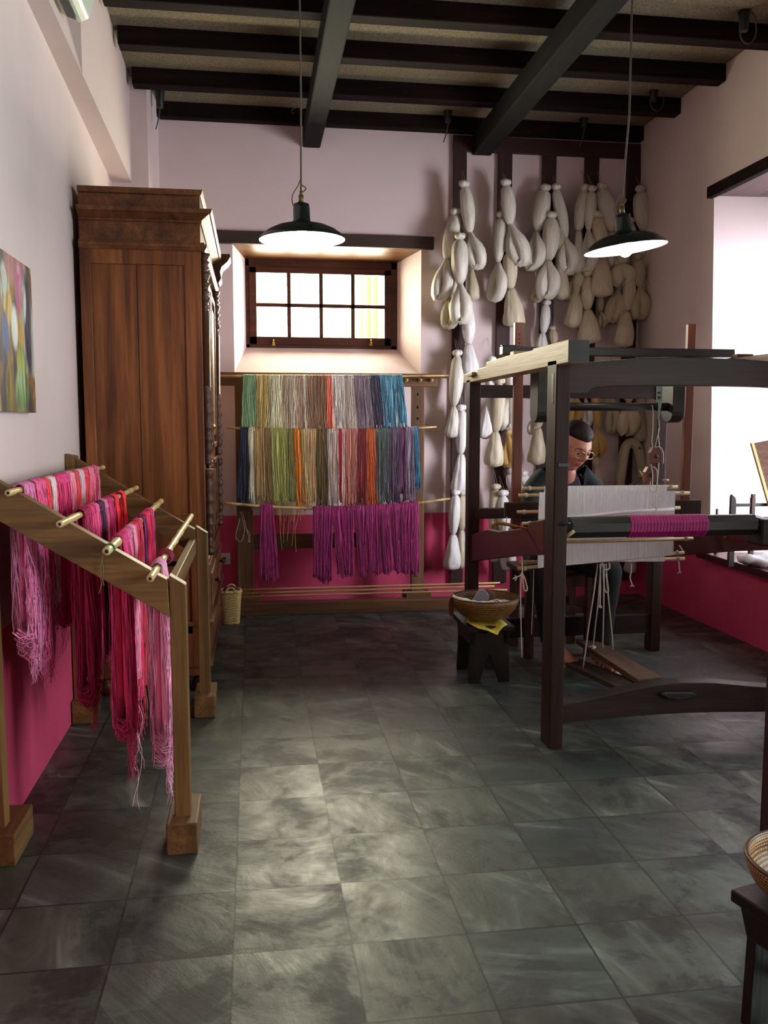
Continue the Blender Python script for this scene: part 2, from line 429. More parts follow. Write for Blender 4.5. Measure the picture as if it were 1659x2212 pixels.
# right wall with two deep window recesses
def rx(z): return lerp(XR0, XR1, z / 3.5)
wr = MB()
RY0, RY1, RZ0, RZ1 = 3.55, 5.268, 0.482, 2.725     # window beside the loom
SY0, SY1 = 0.1, 1.9                                 # window nearer the camera (out of frame)
def rq(y0, y1, z0, z1, mi=0): wr.quad((rx(z0), y0, z0), (rx(z1), y0, z1), (rx(z1), y1, z1), (rx(z0), y1, z0), mi=mi)
rq(YN, YB + .1, 0, RZ0, 1); rq(YN, YB + .1, RZ1, HC + .1)
for a, b2 in ((YN, SY0), (SY1, RY0), (RY1, YB + .1)): rq(a, b2, RZ0, DZ, 1); rq(a, b2, DZ, RZ1)
XO = 3.48
for a, b2 in ((RY0, RY1), (SY0, SY1)):
    a2, c2 = a + 0.1, b2 - 0.12
    wr.quad((rx(RZ0), b2, RZ0), (rx(RZ1), b2, RZ1), (XO, c2, RZ1 - .02), (XO, c2, RZ0))
    wr.quad((rx(RZ0), a, RZ0), (XO, a2, RZ0), (XO, a2, RZ1 - .02), (rx(RZ1), a, RZ1))
    wr.quad((rx(RZ0), a, RZ0), (rx(RZ0), b2, RZ0), (XO, c2, RZ0), (XO, a2, RZ0))
struct(wr.build('wall_right', [m_wall, m_dado], origin=(0, 0, 0)))
m_soff2 = wood('recess_soffit_wood', (84, 66, 66), (120, 96, 98), 'Y', rough=0.5, scale=0.5)
for a, b2 in ((RY0, RY1), (SY0, SY1)):
    trim(MB().hexa([(rx(RZ1) - .02, a, RZ1), (rx(RZ1) - .02, b2, RZ1), (XO, b2 - .12, RZ1 - .02), (XO, a + .1, RZ1 - .02),
                    (rx(RZ1) - .02, a, RZ1 + .02), (rx(RZ1) - .02, b2, RZ1 + .02), (XO, b2 - .12, RZ1 + .02), (XO, a + .1, RZ1 + .02)]), m_soff2, 0)
    trim(MB().box((rx(RZ1) - .035, a - .03, RZ1 - .01), (rx(RZ1) + .01, b2 + .03, RZ1 + .06)), m_dark)

# wooden sill board of the recess
m_sill = wood('sill_wood', (44, 16, 12), (74, 30, 24), 'Y', rough=0.35, scale=0.5)
trim(MB().box((rx(RZ0) - .06, RY0 - .05, RZ0 - .036), (XO, RY1 + .07, RZ0 + .006)), m_sill, 0.004)

# wall behind the camera and outer closing faces
wf = MB(); wallq(wf, -1.2, 3.6, 0, DZ, YN, 1); wallq(wf, -1.2, 3.6, DZ, HC + .1, YN)
struct(wf.build('wall_front', [m_wall, m_dado], origin=(0, 0, 0)))

# ---- windows
m_wframe = wood('window_frame_wood', (46, 22, 14), (96, 52, 34), 'X', rough=0.4, scale=0.7)
m_wframeZ = wood('window_frame_wood_upright', (46, 22, 14), (96, 52, 34), 'Z', rough=0.4, scale=0.7)
m_glass, nt, b = new_mat('window_glass')
_t = nt.nodes.new('ShaderNodeBsdfTransparent'); _g = N(nt, 'ShaderNodeBsdfGlossy', i_Roughness=0.02); _f = N(nt, 'ShaderNodeFresnel', i_IOR=1.45); _m = nt.nodes.new('ShaderNodeMixShader')
_t.inputs['Color'].default_value = (0.96, 0.97, 0.96, 1)
_lw = N(nt, 'ShaderNodeLayerWeight', i_Blend=0.12); nt.links.new(_lw.outputs['Facing'], _m.inputs[0]); nt.nodes.remove(_f); nt.links.new(_t.outputs[0], _m.inputs[1]); nt.links.new(_g.outputs[0], _m.inputs[2])
nt.links.new(_m.outputs[0], nt.nodes['Material Output'].inputs['Surface'])
m_brass = plain('brass', (196, 160, 84), rough=0.3, metal=1.0, var=0.05)
w1 = bpy.data.objects.new('window_1', None); COL.objects.link(w1); w1.location = (0.5, YW, iz0); w1['_org'] = (0.5, YW, iz0); w1['kind'] = 'structure'
gx0, gx1, gz0, gz1 = 0.033, 0.983, 1.953, 2.414
MB().box((ix0, YW - .01, gz1 + .045), (ix1, YW + .05, iz1)).box((ix0, YW - .01, iz0), (ix1, YW + .05, gz0 - .055)).box((ix0, YW - .01, iz0), (gx0 - .05, YW + .05, iz1)).box((gx1 + .05, YW - .01, iz0), (ix1, YW + .05, iz1)).build('window_frame', m_wframe, w1, bevel=.003)
sash = MB().box((gx0 - .05, YW - .018, gz1), (gx1 + .05, YW + .03, gz1 + .045)).box((gx0 - .05, YW - .018, gz0 - .055), (gx1 + .05, YW + .03, gz0))
sash.box((gx0 - .05, YW - .018, gz0 - .055), (gx0, YW + .03, gz1 + .04)).box((gx1, YW - .018, gz0 - .055), (gx1 + .05, YW + .03, gz1 + .04))
zm = (gz0 + gz1) / 2
for i in (1, 2, 3):
    x = lerp(gx0, gx1, i / 4); sash.box((x - .014, YW - .012, gz0), (x + .014, YW + .02, gz1))
sash.box((gx0, YW - .012, zm - .014), (gx1, YW + .02, zm + .014))
sash.build('window_sash', m_wframe, w1, bevel=.002)
MB().box((gx0, YW + .006, gz0), (gx1, YW + .009, gz1)).build('window_pane', m_glass, w1)
for px in (591, 801):
    p = at(px, 742, Y=YW - .02)
    MB().lathe([(.006, -.014), (.004, -.006), (.009, 0), (.009, .01), (.004, .016), (.007, .022), (.003, .028)], (p.x, YW - .03, p.z), n=10).box((p.x - .012, YW - .022, p.z - .016), (p.x + .012, YW - .017, p.z + .004)).build('window_latch', m_brass, w1)
for k, (a, b2) in enumerate(((RY0, RY1), (SY0, SY1))):
    w = bpy.data.objects.new('window_%d' % (k + 2), None); COL.objects.link(w); w.location = (XO, (a + b2) / 2, RZ0); w['_org'] = tuple(w.location); w['kind'] = 'structure'
    a2, c2 = a + .1, b2 - .12
    fr = MB()
    for y in (a2, (a2 + c2) / 2, c2 - .05): fr.box((XO, y, RZ0), (XO + .05, y + .05, RZ1))
    for z in (RZ0, RZ0 + .95, RZ1 - .07): fr.box((XO, a2, z), (XO + .05, c2, z + .05))
    fr.build('window_frame', m_wframeZ, w, bevel=.003)
    MB().box((XO + .02, a2, RZ0), (XO + .024, c2, RZ1)).build('window_pane', m_glass, w)

# neighbouring house seen through the back window
hx = thing('neighbour_house', (0.9, 8.6, 0), 'cream rendered house with a pale door frame seen through the window panes', 'house')
m_cream = plain('cream_render', (240, 230, 176), rough=0.9, var=0.03)
m_pale = plain('pale_trim', (226, 222, 186), rough=0.8, var=0.03)
MB().box((-1.6, 8.6, 0), (3.6, 8.9, 4.6)).build('facade', m_cream, hx)
dm = MB()
for x in (1.06, 1.13, 1.2): dm.box((x, 8.55, 2.05), (x + .03, 8.62, 3.2))
dm.build('door_frame', m_pale, hx)
MB().box((-.2, 8.5, 2.02), (3.4, 8.6, 2.05)).build('ledge', plain('grey_ledge', (150, 150, 150)), hx)

# ---- light
w = bpy.data.worlds.new('sky'); SC.world = w; w.use_nodes = True
bg = w.node_tree.nodes['Background']; bg.inputs['Color'].default_value = (0.86, 0.92, 1.0, 1); bg.inputs['Strength'].default_value = 3.4
def area(name, loc, rot, sx, sy, power, col):
    l = bpy.data.lights.new(name, 'AREA'); l.shape = 'RECTANGLE'; l.size = sx; l.size_y = sy; l.energy = power; l.color = col
    o = bpy.data.objects.new(name, l); COL.objects.link(o); o.location = loc; o.rotation_euler = rot; return o
area('daylight_side_window', (XO + .08, (RY0 + RY1) / 2, 1.42), (0, PI / 2, 0), 1.7, RY1 - RY0 - .3, 45, (0.88, 0.88, 1.0))
sl = area('jamb_fill_side_window', (3.78, 4.52, 1.38), (0, PI / 2, math.radians(-52)), 1.5, .8, 75, (0.90, 0.87, 1.0)); sl.data.spread = math.radians(85)  # extra lamp added outside the glass, tilted to brighten the far jamb
area('daylight_near_window', (XO + .08, (SY0 + SY1) / 2, (RZ0 + RZ1) / 2), (0, PI / 2, 0), RZ1 - RZ0, SY1 - SY0 - .3, 178, (0.88, 1.0, 0.98))
area('daylight_back_window', (0.51, YW + .1, (gz0 + gz1) / 2), (-PI / 2, 0, 0), gx1 - gx0, gz1 - gz0, 100, (1.0, 0.93, 0.70))
bl = area('sill_fill_back_window', (1.25, 7.45, 2.98), (0, 0, 0), .8, .6, 36, (1.0, .88, .68)); bl.rotation_euler = (Vector((.35, 6.5, 1.85)) - Vector((1.25, 7.45, 2.98))).to_track_quat('-Z', 'Y').to_euler(); bl.data.spread = math.radians(80)  # added warm lamp above the opening, aimed down to brighten the sill
sun = bpy.data.lights.new('sun', 'SUN'); sun.energy = 2.8; sun.angle = 0.02
so = bpy.data.objects.new('sun', sun); COL.objects.link(so); so.rotation_euler = (math.radians(50), 0, math.radians(200)); so.location = (0, 12, 8)
so.rotation_euler = (math.radians(38), 0, math.radians(12))

SC.view_settings.view_transform = 'Standard'; SC.view_settings.look = 'None'; SC.view_settings.gamma = 1.0
SC.view_settings.use_curve_mapping = False; SC.view_settings.exposure = 0.0
SC.cycles.max_bounces = 9; SC.cycles.diffuse_bounces = 5; SC.cycles.glossy_bounces = 4
SC.cycles.caustics_reflective = False; SC.cycles.caustics_refractive = False
SC.cycles.sample_clamp_indirect = 6.0
# ================================================================= ARMOIRE
m_ch = wood('armoire_wood', (88, 46, 22), (166, 102, 56), 'Z', rough=0.42, scale=0.55, contrast=1.3)
m_chY = wood('armoire_wood_lengthwise', (80, 46, 24), (146, 94, 54), 'Y', rough=0.5, scale=0.6)
m_chX = wood('armoire_wood_cross', (78, 44, 22), (138, 88, 50), 'X', rough=0.45, scale=0.6)
m_chD = wood('armoire_wood_dark', (56, 30, 15), (98, 58, 32), 'Z', rough=0.45, scale=0.7)
m_blk0 = plain('dark_joint', (30, 16, 10), rough=.8)
AY0, AY1, AX0, AX1 = 4.3, 5.62, -0.782, -0.235
arm = thing('armoire', (-0.52, (AY0 + AY1) / 2, 0), 'tall carved brown wooden armoire with a heavy cornice against the left wall', 'wardrobe')
# side panels, framed
for nm, y, s in (('side_panel', AY0, -1), ('side_panel', AY1, 1)):
    mb = MB()
    y1 = y - s * 0.03
    mb.box((AX0, y, 0.09), (AX1, y1, 2.125))
    t = 0.012 * s
    mb.box((AX0, y, 0.09), (AX0 + .05, y + t, 2.125)).box((AX1 - .075, y, 0.09), (AX1, y + t, 2.125))
    mb.box((AX0 + .05, y, 2.055), (AX1 - .075, y + t, 2.125)).box((AX0 + .05, y, 0.09), (AX1 - .075, y + t, 0.3)).box((AX0 + .05, y, 0.88), (AX1 - .075, y + t * .4, 0.885))
    xm = (AX0 + AX1) / 2 - .02
    pn_ = mb.build(nm, m_ch, arm, bevel=.003)
    MB().box((xm - .002, y + t * .02, .3), (xm + .0015, y + t * .12, 2.055)).build('board_joint', m_blk0, pn_)
MB().box((AX0, AY0, .09), (AX0 + .02, AY1, 2.12)).build('back_panel', m_chD, arm)
MB().box((AX0 + .01, AY0 + .02, .09), (AX1 - .01, AY1 - .02, .13)).build('bottom_board', m_chX, arm)
# crown: stepped mouldings running round the front and sides
def ring(mb, z0, z1, o0, o1=None):
    o1 = o0 if o1 is None else o1
    mb.hexa([(AX0, AY0 - o0, z0), (AX1 + o0, AY0 - o0, z0), (AX1 + o0, AY1 + o0, z0), (AX0, AY1 + o0, z0),
             (AX0, AY0 - o1, z1), (AX1 + o1, AY0 - o1, z1), (AX1 + o1, AY1 + o1, z1), (AX0, AY1 + o1, z1)])
mb = MB(); ring(mb, 2.12, 2.135, .018, .03); ring(mb, 2.135, 2.15, .03, .03); ring(mb, 2.15, 2.16, .02)
mb.build('lower_moulding', m_chY, arm, bevel=.002)
mb = MB(); ring(mb, 2.16, 2.25, 0.0); mb.build('frieze', m_chY, arm, bevel=.002)
mb = MB(); ring(mb, 2.25, 2.262, .008); ring(mb, 2.262, 2.285, .008, .045); ring(mb, 2.285, 2.305, .052, .06); mb.build('cornice', m_chY, arm, bevel=.002)
mb = MB(); mb.box((AX0, AY0 + .005, 2.305), (AX1 + .0, AY1 - .005, 2.375)); ring(mb, 2.375, 2.4, .006, .016); mb.build('upper_crown', m_chY, arm, bevel=.002)
# projecting centre bracket of the front crown
br = MB()
yc = (AY0 + AY1) / 2
prof = [(0, 2.16), (.03, 2.155), (.045, 2.18), (.04, 2.22), (.05, 2.25), (.085, 2.28), (.1, 2.305), (.1, 2.325), (0, 2.325)]
for y0, y1 in ((AY1 - .17, AY1 + .02),):
    br.prism([(AX1 + .01 + a, y0, z) for a, z in prof], (0, y1 - y0, 0))
br.build('corner_bracket', m_chD, arm, bevel=.003)
# doors with raised mouldings
for k, (y0, y1) in enumerate(((AY0 + .09, yc - .005), (yc + .005, AY1 - .09))):
    d = MB().box((AX1 - .03, y0, .66), (AX1 - .002, y1, 2.1)).build('door', m_ch, arm, bevel=.003)
    mo = MB()
    for z0, z1 in ((.72, 1.12), (1.18, 2.04)):
        for a, b2, c, e in ((y0 + .05, y1 - .05, z0, z0 + .03), (y0 + .05, y1 - .05, z1 - .03, z1), (y0 + .05, y0 + .08, z0, z1), (y1 - .08, y1 - .05, z0, z1)):
            mo.box((AX1 - .004, a, c), (AX1 + .014, b2, e))
        mo.box((AX1 - .004, y0 + .12, z0 + .07), (AX1 + .008, y1 - .12, z1 - .07))
    mo.build('door_moulding', m_chY, d, bevel=.004)
    yy = y1 - .03 if k == 0 else y0 + .03
    MB().lathe([(.004, 0), (.006, .008), (.013, .016), (.011, .024), (.002, .028)], (AX1 - .003, yy, 1.3), n=12, axis='X').box((AX1 - .003, yy - .01, 1.26), (AX1 + .001, yy + .01, 1.34)).build('door_handle', m_brass, d)
for k, (y0, y1) in enumerate(((AY0 + .04, yc - .005), (yc + .005, AY1 - .04))):
    d = MB().box((AX1 - .03, y0, .36), (AX1 + .012, y1, .63)).box((AX1 + .01, y0 + .05, .41), (AX1 + .022, y1 - .05, .58)).build('drawer', m_chY, arm, bevel=.004)
    MB().lathe([(.006, 0), (.008, .012), (.02, .02), (.016, .03), (.002, .034)], (AX1 + .02, (y0 + y1) / 2, .5), n=12, axis='X').build('drawer_knob', m_chD, d)
MB().box((AX0, AY0, .63), (AX1 + .01, AY1, .66)).build('middle_rail', m_chY, arm, bevel=.003)
mb = MB(); ring(mb, .34, .36, .03, .03); mb.box((AX0, AY0 - .0, .14), (AX1 + .005, AY1, .34)); ring(mb, .12, .14, .012, .02); mb.build('plinth', m_chY, arm, bevel=.003)
for (x, y) in ((AX1 - .045, AY0 + .045), (AX1 - .045, AY1 - .045), (AX0 + .05, AY0 + .045), (AX0 + .05, AY1 - .045)):
    MB().lathe([(.02, 0), (.035, .012), (.042, .04), (.034, .066), (.022, .078), (.04, .09), (.045, .12)], (x, y, 0), n=20).build('foot', m_chD, arm)
def turned(z0, z1, r):
    H = z1 - z0
    P = [(0, .6), (.03, 1), (.05, .6), (.07, 1.05), (.1, .5), (.16, .8), (.22, 1.1), (.3, .6), (.33, 1.1), (.36, .6), (.45, .8), (.5, 1.15), (.54, .6), (.64, .95), (.7, 1.1), (.76, .55), (.8, 1.05), (.86, .6), (.92, 1.05), (.96, .6), (1, .9)]
    return [(r * a, z0 + H * t) for t, a in P]
for y in (AY0 + .045, AY1 - .045):
    MB().lathe([(.026, .68), (.026, .7)] + turned(.72, 1.06, .026) + [(.026, 1.08), (.026, 1.1)], (AX1 + .012, y, 0), n=16).build('lower_column', m_chD, arm)
    MB().lathe(turned(1.12, 1.5, .027) + [(.02, 1.5), (.022, 1.85)] + turned(1.86, 2.1, .027) + [(.03, 2.12)], (AX1 + .012, y, 0), n=16).build('column', m_chD, arm)
    MB().box((AX1 - .07, y - .045, .66), (AX1 - .004, y + .045, 2.12)).build('stile', m_ch, arm, bevel=.003)

# ================================================================= PAINTING
def paint_mat():
    m, nt, b = new_mat('painted_flowers'); L = nt.links
    tc = nt.nodes.new('ShaderNodeTexCoord')
    ns = N(nt, 'ShaderNodeTexNoise', i_Scale=3.0, i_Detail=3.0); L.new(tc.outputs['Object'], ns.inputs['Vector'])
    wp = N(nt, 'ShaderNodeVectorMath', operation='MULTIPLY_ADD'); wp.inputs[1].default_value = (0, .07, .07); L.new(ns.outputs['Color'], wp.inputs[0]); L.new(tc.outputs['Object'], wp.inputs[2])
    mp = N(nt, 'ShaderNodeMapping'); mp.inputs['Scale'].default_value = (0, 7, 2.6); L.new(wp.outputs[0], mp.inputs['Vector'])
    n1 = N(nt, 'ShaderNodeTexNoise', i_Scale=0.9, i_Detail=5.0, i_Roughness=.55, i_Distortion=1.2); L.new(mp.outputs[0], n1.inputs['Vector'])
    r1 = ramp(nt, [lin((36, 36, 48)), lin((66, 60, 74)), lin((150, 110, 50)), lin((196, 196, 180)), lin((86, 104, 136))], [.3, .42, .52, .62, .74]); L.new(n1.outputs['Fac'], r1.inputs['Fac'])
    col = r1.outputs['Color']
    def blob(cy, cz, sy, sz, cols, soft=.25):
        nonlocal col
        mp = N(nt, 'ShaderNodeMapping'); mp.inputs['Location'].default_value = (0, -cy / sy, -cz / sz); mp.inputs['Scale'].default_value = (0, 1 / sy, 1 / sz)
        L.new(wp.outputs[0], mp.inputs['Vector'])
        ln = N(nt, 'ShaderNodeVectorMath', operation='LENGTH'); L.new(mp.outputs[0], ln.inputs[0])
        fr = ramp(nt, [(1, 1, 1, 1), (0, 0, 0, 1)], [1 - soft, 1.0]); L.new(ln.outputs['Value'], fr.inputs['Fac'])
        n = N(nt, 'ShaderNodeTexNoise', i_Scale=1.0, i_Detail=4.0, i_Distortion=1.5); mq = N(nt, 'ShaderNodeMapping'); mq.inputs['Scale'].default_value = (0, 15, 3.5); L.new(wp.outputs[0], mq.inputs['Vector']); L.new(mq.outputs[0], n.inputs['Vector'])
        rr = ramp(nt, [lin(c) for c in cols], [.35 + .3 * i / (len(cols) - 1) for i in range(len(cols))]); L.new(n.outputs['Fac'], rr.inputs['Fac'])
        mx = N(nt, 'ShaderNodeMixRGB'); L.new(fr.outputs['Color'], mx.inputs['Fac']); L.new(col, mx.inputs['Color1']); L.new(rr.outputs['Color'], mx.inputs['Color2']); col = mx.outputs['Color']
    o = .035
    blob(.07 + o, .49 + o, .15, .10, [(140, 84, 88), (172, 112, 116), (186, 140, 138)], .4)
    blob(.215 + o, .30 + o, .055, .24, [(44, 42, 52), (62, 58, 68), (96, 90, 100)], .4)
    blob(-.075 + o, .40 + o, .045, .09, [(120, 140, 136), (180, 190, 180), (90, 110, 110)])
    blob(-.03 + o, .33 + o, .06, .06, [(150, 116, 50), (196, 160, 84), (214, 190, 120)], .4)
    blob(.185 + o, .36 + o, .022, .07, [(130, 140, 146), (196, 204, 206), (216, 220, 216)], .5)
    blob(.105 + o, .405 + o, .042, .11, [(160, 70, 112), (196, 110, 150), (222, 176, 190)], .3)
    blob(.04 + o, .275 + o, .05, .08, [(176, 180, 160), (212, 216, 206), (228, 230, 220)], .35)
    blob(.12 + o, .255 + o, .045, .065, [(140, 96, 34), (190, 146, 66), (214, 184, 116)], .35)
    blob(.11 + o, .16 + o, .07, .08, [(70, 96, 50), (120, 144, 84), (190, 186, 96)], .3)
    blob(.10 + o, .07 + o, .10, .09, [(64, 90, 52), (120, 146, 92), (176, 190, 146)], .3)
    blob(-.075 + o, .245 + o, .045, .075, [(36, 58, 120), (70, 96, 150), (40, 50, 90)], .3)
    blob(-.06 + o, .06 + o, .05, .10, [(90, 80, 30), (150, 130, 60), (80, 96, 50)], .4)
    blob(.265 + o, .055 + o, .03, .06, [(130, 96, 44), (186, 150, 84), (110, 76, 40)], .4)
    L.new(col, b.inputs['Base Color']); b.inputs['Roughness'].default_value = .5
    bump(nt, b, n1.outputs['Fac'], .3, .003); return m
pb = MB()
pb.prism([(XL0 + .03, 2.55, 1.365), (XL0 + .03, 3.50, 1.365), (XL0 + .03, 3.50, 1.897), (XL0 + .03, 2.55, 1.897)], (.0, 0, 0.0)) if False else pb.box((-.793, 2.5, 1.36), (-.775, 3.335, 1.868))
p = pb.build('painting', paint_mat(), origin=(-.784, 3.055, 1.36), bevel=.002)
tag(p, 'unframed canvas of loose pink, green and ochre flower strokes on the left wall', 'painting')

# ================================================================= AIR CONDITIONER
m_ac = plain('ac_plastic', (206, 214, 196), rough=.35, var=.02)
m_blk = plain('black_plastic', (20, 22, 22), rough=.4)
ac = thing('air_conditioner', (-0.72, 3.45, 2.93), 'white wall-mounted air conditioner high on the left wall near the ceiling', 'air conditioner')
acp = [(-.735, 2.94), (-.665, 2.905), (-.625, 2.925), (-.605, 2.985), (-.60, 3.16), (-.62, 3.2), (-.785, 3.2)]
MB().prism([(x, 3.0, z) for x, z in acp], (0, .82, 0)).build('body', m_ac, ac, bevel=.012)
MB().prism([(-.705, 3.03, 2.918), (-.672, 3.03, 2.906), (-.668, 3.03, 2.900), (-.703, 3.03, 2.911)], (0, .74, 0)).build('air_slot', m_blk, ac)

# ================================================================= SLOPED YARN RACK
m_rk = wood('rack_wood', (92, 66, 36), (150, 114, 68), 'Z', rough=.5, scale=.6)
m_rkX = wood('rack_wood_cross', (88, 62, 34), (144, 108, 64), 'X', rough=.5, scale=.6)
m_rkY = wood('rack_wood_lengthwise', (88, 62, 34), (144, 108, 64), 'Y', rough=.5, scale=.6)
rk = thing('yarn_rack', (-.5, 3.35, 0), 'sloping brown wooden rack carrying pink yarn on bamboo rods by the left wall', 'rack')
RNY, RFY = 2.70, 3.97
for y in (RNY, RFY):
    y0, y1 = y, y + .05
    # outer leg next to the aisle, top cut on the slope
    MB().hexa([(-.262, y0 - .0, 0.09), (-.212, y0, 0.09), (-.212, y1, 0.09), (-.262, y1, 0.09), (-.262, y0, .865), (-.212, y0, .832), (-.212, y1, .832), (-.262, y1, .865)]).build('leg', m_rk, rk, bevel=.003)
    MB().hexa([(-.812, y0, 0.09), (-.765, y0, 0.09), (-.765, y1, 0.09), (-.812, y1, 0.09), (-.812, y0, 1.19), (-.765, y0, 1.18), (-.765, y1, 1.18), (-.812, y1, 1.19)]).build('leg', m_rk, rk, bevel=.003)
    for x0, x1 in ((-.284, -.19), (-.812, -.725)):
        MB().box((x0, y0 - .055, 0), (x1, y0 + .165, .1)).build('foot_block', m_rkY, rk, bevel=.004)
    # sloping rail stepped where each rod sits
    def zt(x): return lerp(1.165, .838, (x + .765) / .503)
    outl = []
    for xs, xe in ((-.765, -.56), (-.56, -.435), (-.435, -.312), (-.312, -.262)):
        outl += [(xs + (.0 if xs < -.7 else .004), zt(xs) + .004), (xe - .004, zt(xe) + .012)]
    top = [(x, y0 - .004, z) for x, z in outl]
    bot = [(-.262, y0 - .004, .735), (-.765, y0 - .004, 1.052)]
    MB().prism((top + bot)[::-1], (0, .045, 0)).build('sloping_rail', m_rkX, rk, bevel=.002)
MB().box((-.775, RNY + .045, 1.07), (-.735, RFY + .01, 1.13)).build('cross_rail', m_rkY, rk, bevel=.003)
MB().box((-.29, RNY + .05, .745), (-.262, RFY + .01, .812)).build('cross_rail', m_rkY, rk, bevel=.003)

m_bam, nt, b = new_mat('bamboo')
v = coords(nt, (1, 1, 1)); n = N(nt, 'ShaderNodeTexNoise', i_Scale=9.0, i_Detail=4.0); nt.links.new(v, n.inputs['Vector'])
r = ramp(nt, [lin((150, 116, 62)), lin((206, 176, 116)), lin((222, 198, 142))], [.35, .5, .65]); nt.links.new(n.outputs['Fac'], r.inputs['Fac']); nt.links.new(r.outputs['Color'], b.inputs['Base Color']); b.inputs['Roughness'].default_value = .4
m_rod = plain('pale_dowel', (190, 156, 100), rough=.5, var=.1)
def bamboo(name, p, q, r, label, group, sag=0.0, nodes=5, hollow=True):
    p = Vector(p); q = Vector(q); root = thing(name, tuple((p + q) / 2), label, 'rod', group)
    pts = []; rs = []; K = nodes * 8
    for i in range(K + 1):
        t = i / K; a = vl(p, q, t); a.z -= sag * 4 * t * (1 - t)
        pts.append(a); rs.append(r * (1.22 if i % 8 == 4 else 1.0) * (1 - .08 * t))
    MB().tube(pts, rs, 12, caps=False).build('cane', m_bam, root)
    d = (q - p).normalized()
    for e, s in ((p, 1), (q, -1)):
        MB().tube([e, e + d * s * .004], r * .98, 12).tube([e - d * s * .0006, e + d * s * .002], r * .45, 10, mi=1).build('cut_end', [m_bam, m_blk], root)
    return root
RODS = []
rl = [('upper bamboo rod of the sloping rack, nearest the wall', (-.700, 2.64, 1.125), (-.670, 4.07, 1.125), .010),
      ('bamboo rod of the sloping rack, second down from the wall', (-.557, 2.62, 1.035), (-.527, 4.07, 1.032), .0105),
      ('bamboo rod of the sloping rack with green thread tied to its end', (-.427, 2.61, .955), (-.423, 4.09, .968), .013),
      ('lowest bamboo rod of the sloping rack, knobbly with many joints', (-.309, 2.63, .868), (-.285, 4.03, .905), .0115)]
for k, (lb, p, q, r) in enumerate(rl):
    bamboo('bamboo_rod', p, q, r, lb, 'rods across the sloping rack', nodes=4 + 3 * (k == 3)); RODS.append((Vector(p), Vector(q)))
m_green = plain('green_thread', (60, 120, 70), rough=.7)
gp = vl(RODS[2][0], RODS[2][1], .03)
g = MB()
for k in range(4): g.tube(circ(gp + Vector((0, k * .003, 0)), .0155, 'Y', 12), .0013, 4)
tag(g.build('green_thread', m_green), 'green thread knotted round the end of a bamboo rod', 'thread')
g = MB(); g.tube(spline([gp + Vector((.03, .03, -.06)), gp + Vector((.02, .02, -.1)), gp + Vector((.03, .03, -.14)), gp + Vector((.015, .02, -.18))], 5), .0016, 4)
g = MB()
cc = Vector((-.455, RNY - .01, .90))
g.tube(spline([cc + Vector((0, 0, .03)), cc + Vector((.004, -.004, -.02)), cc + Vector((-.002, -.002, -.05)), cc + Vector((-.012, 0, -.085))], 5), .0015, 4)
g.tube(spline([cc + Vector((0.004, 0, .03)), cc + Vector((-.004, -.004, -.01)), cc + Vector((.004, -.002, -.06))], 5), .0015, 4)
tag(g.build('loose_twine', plain('twine', (120, 110, 70), rough=.8)), 'short brown twine dangling from the near sloping rail', 'thread')

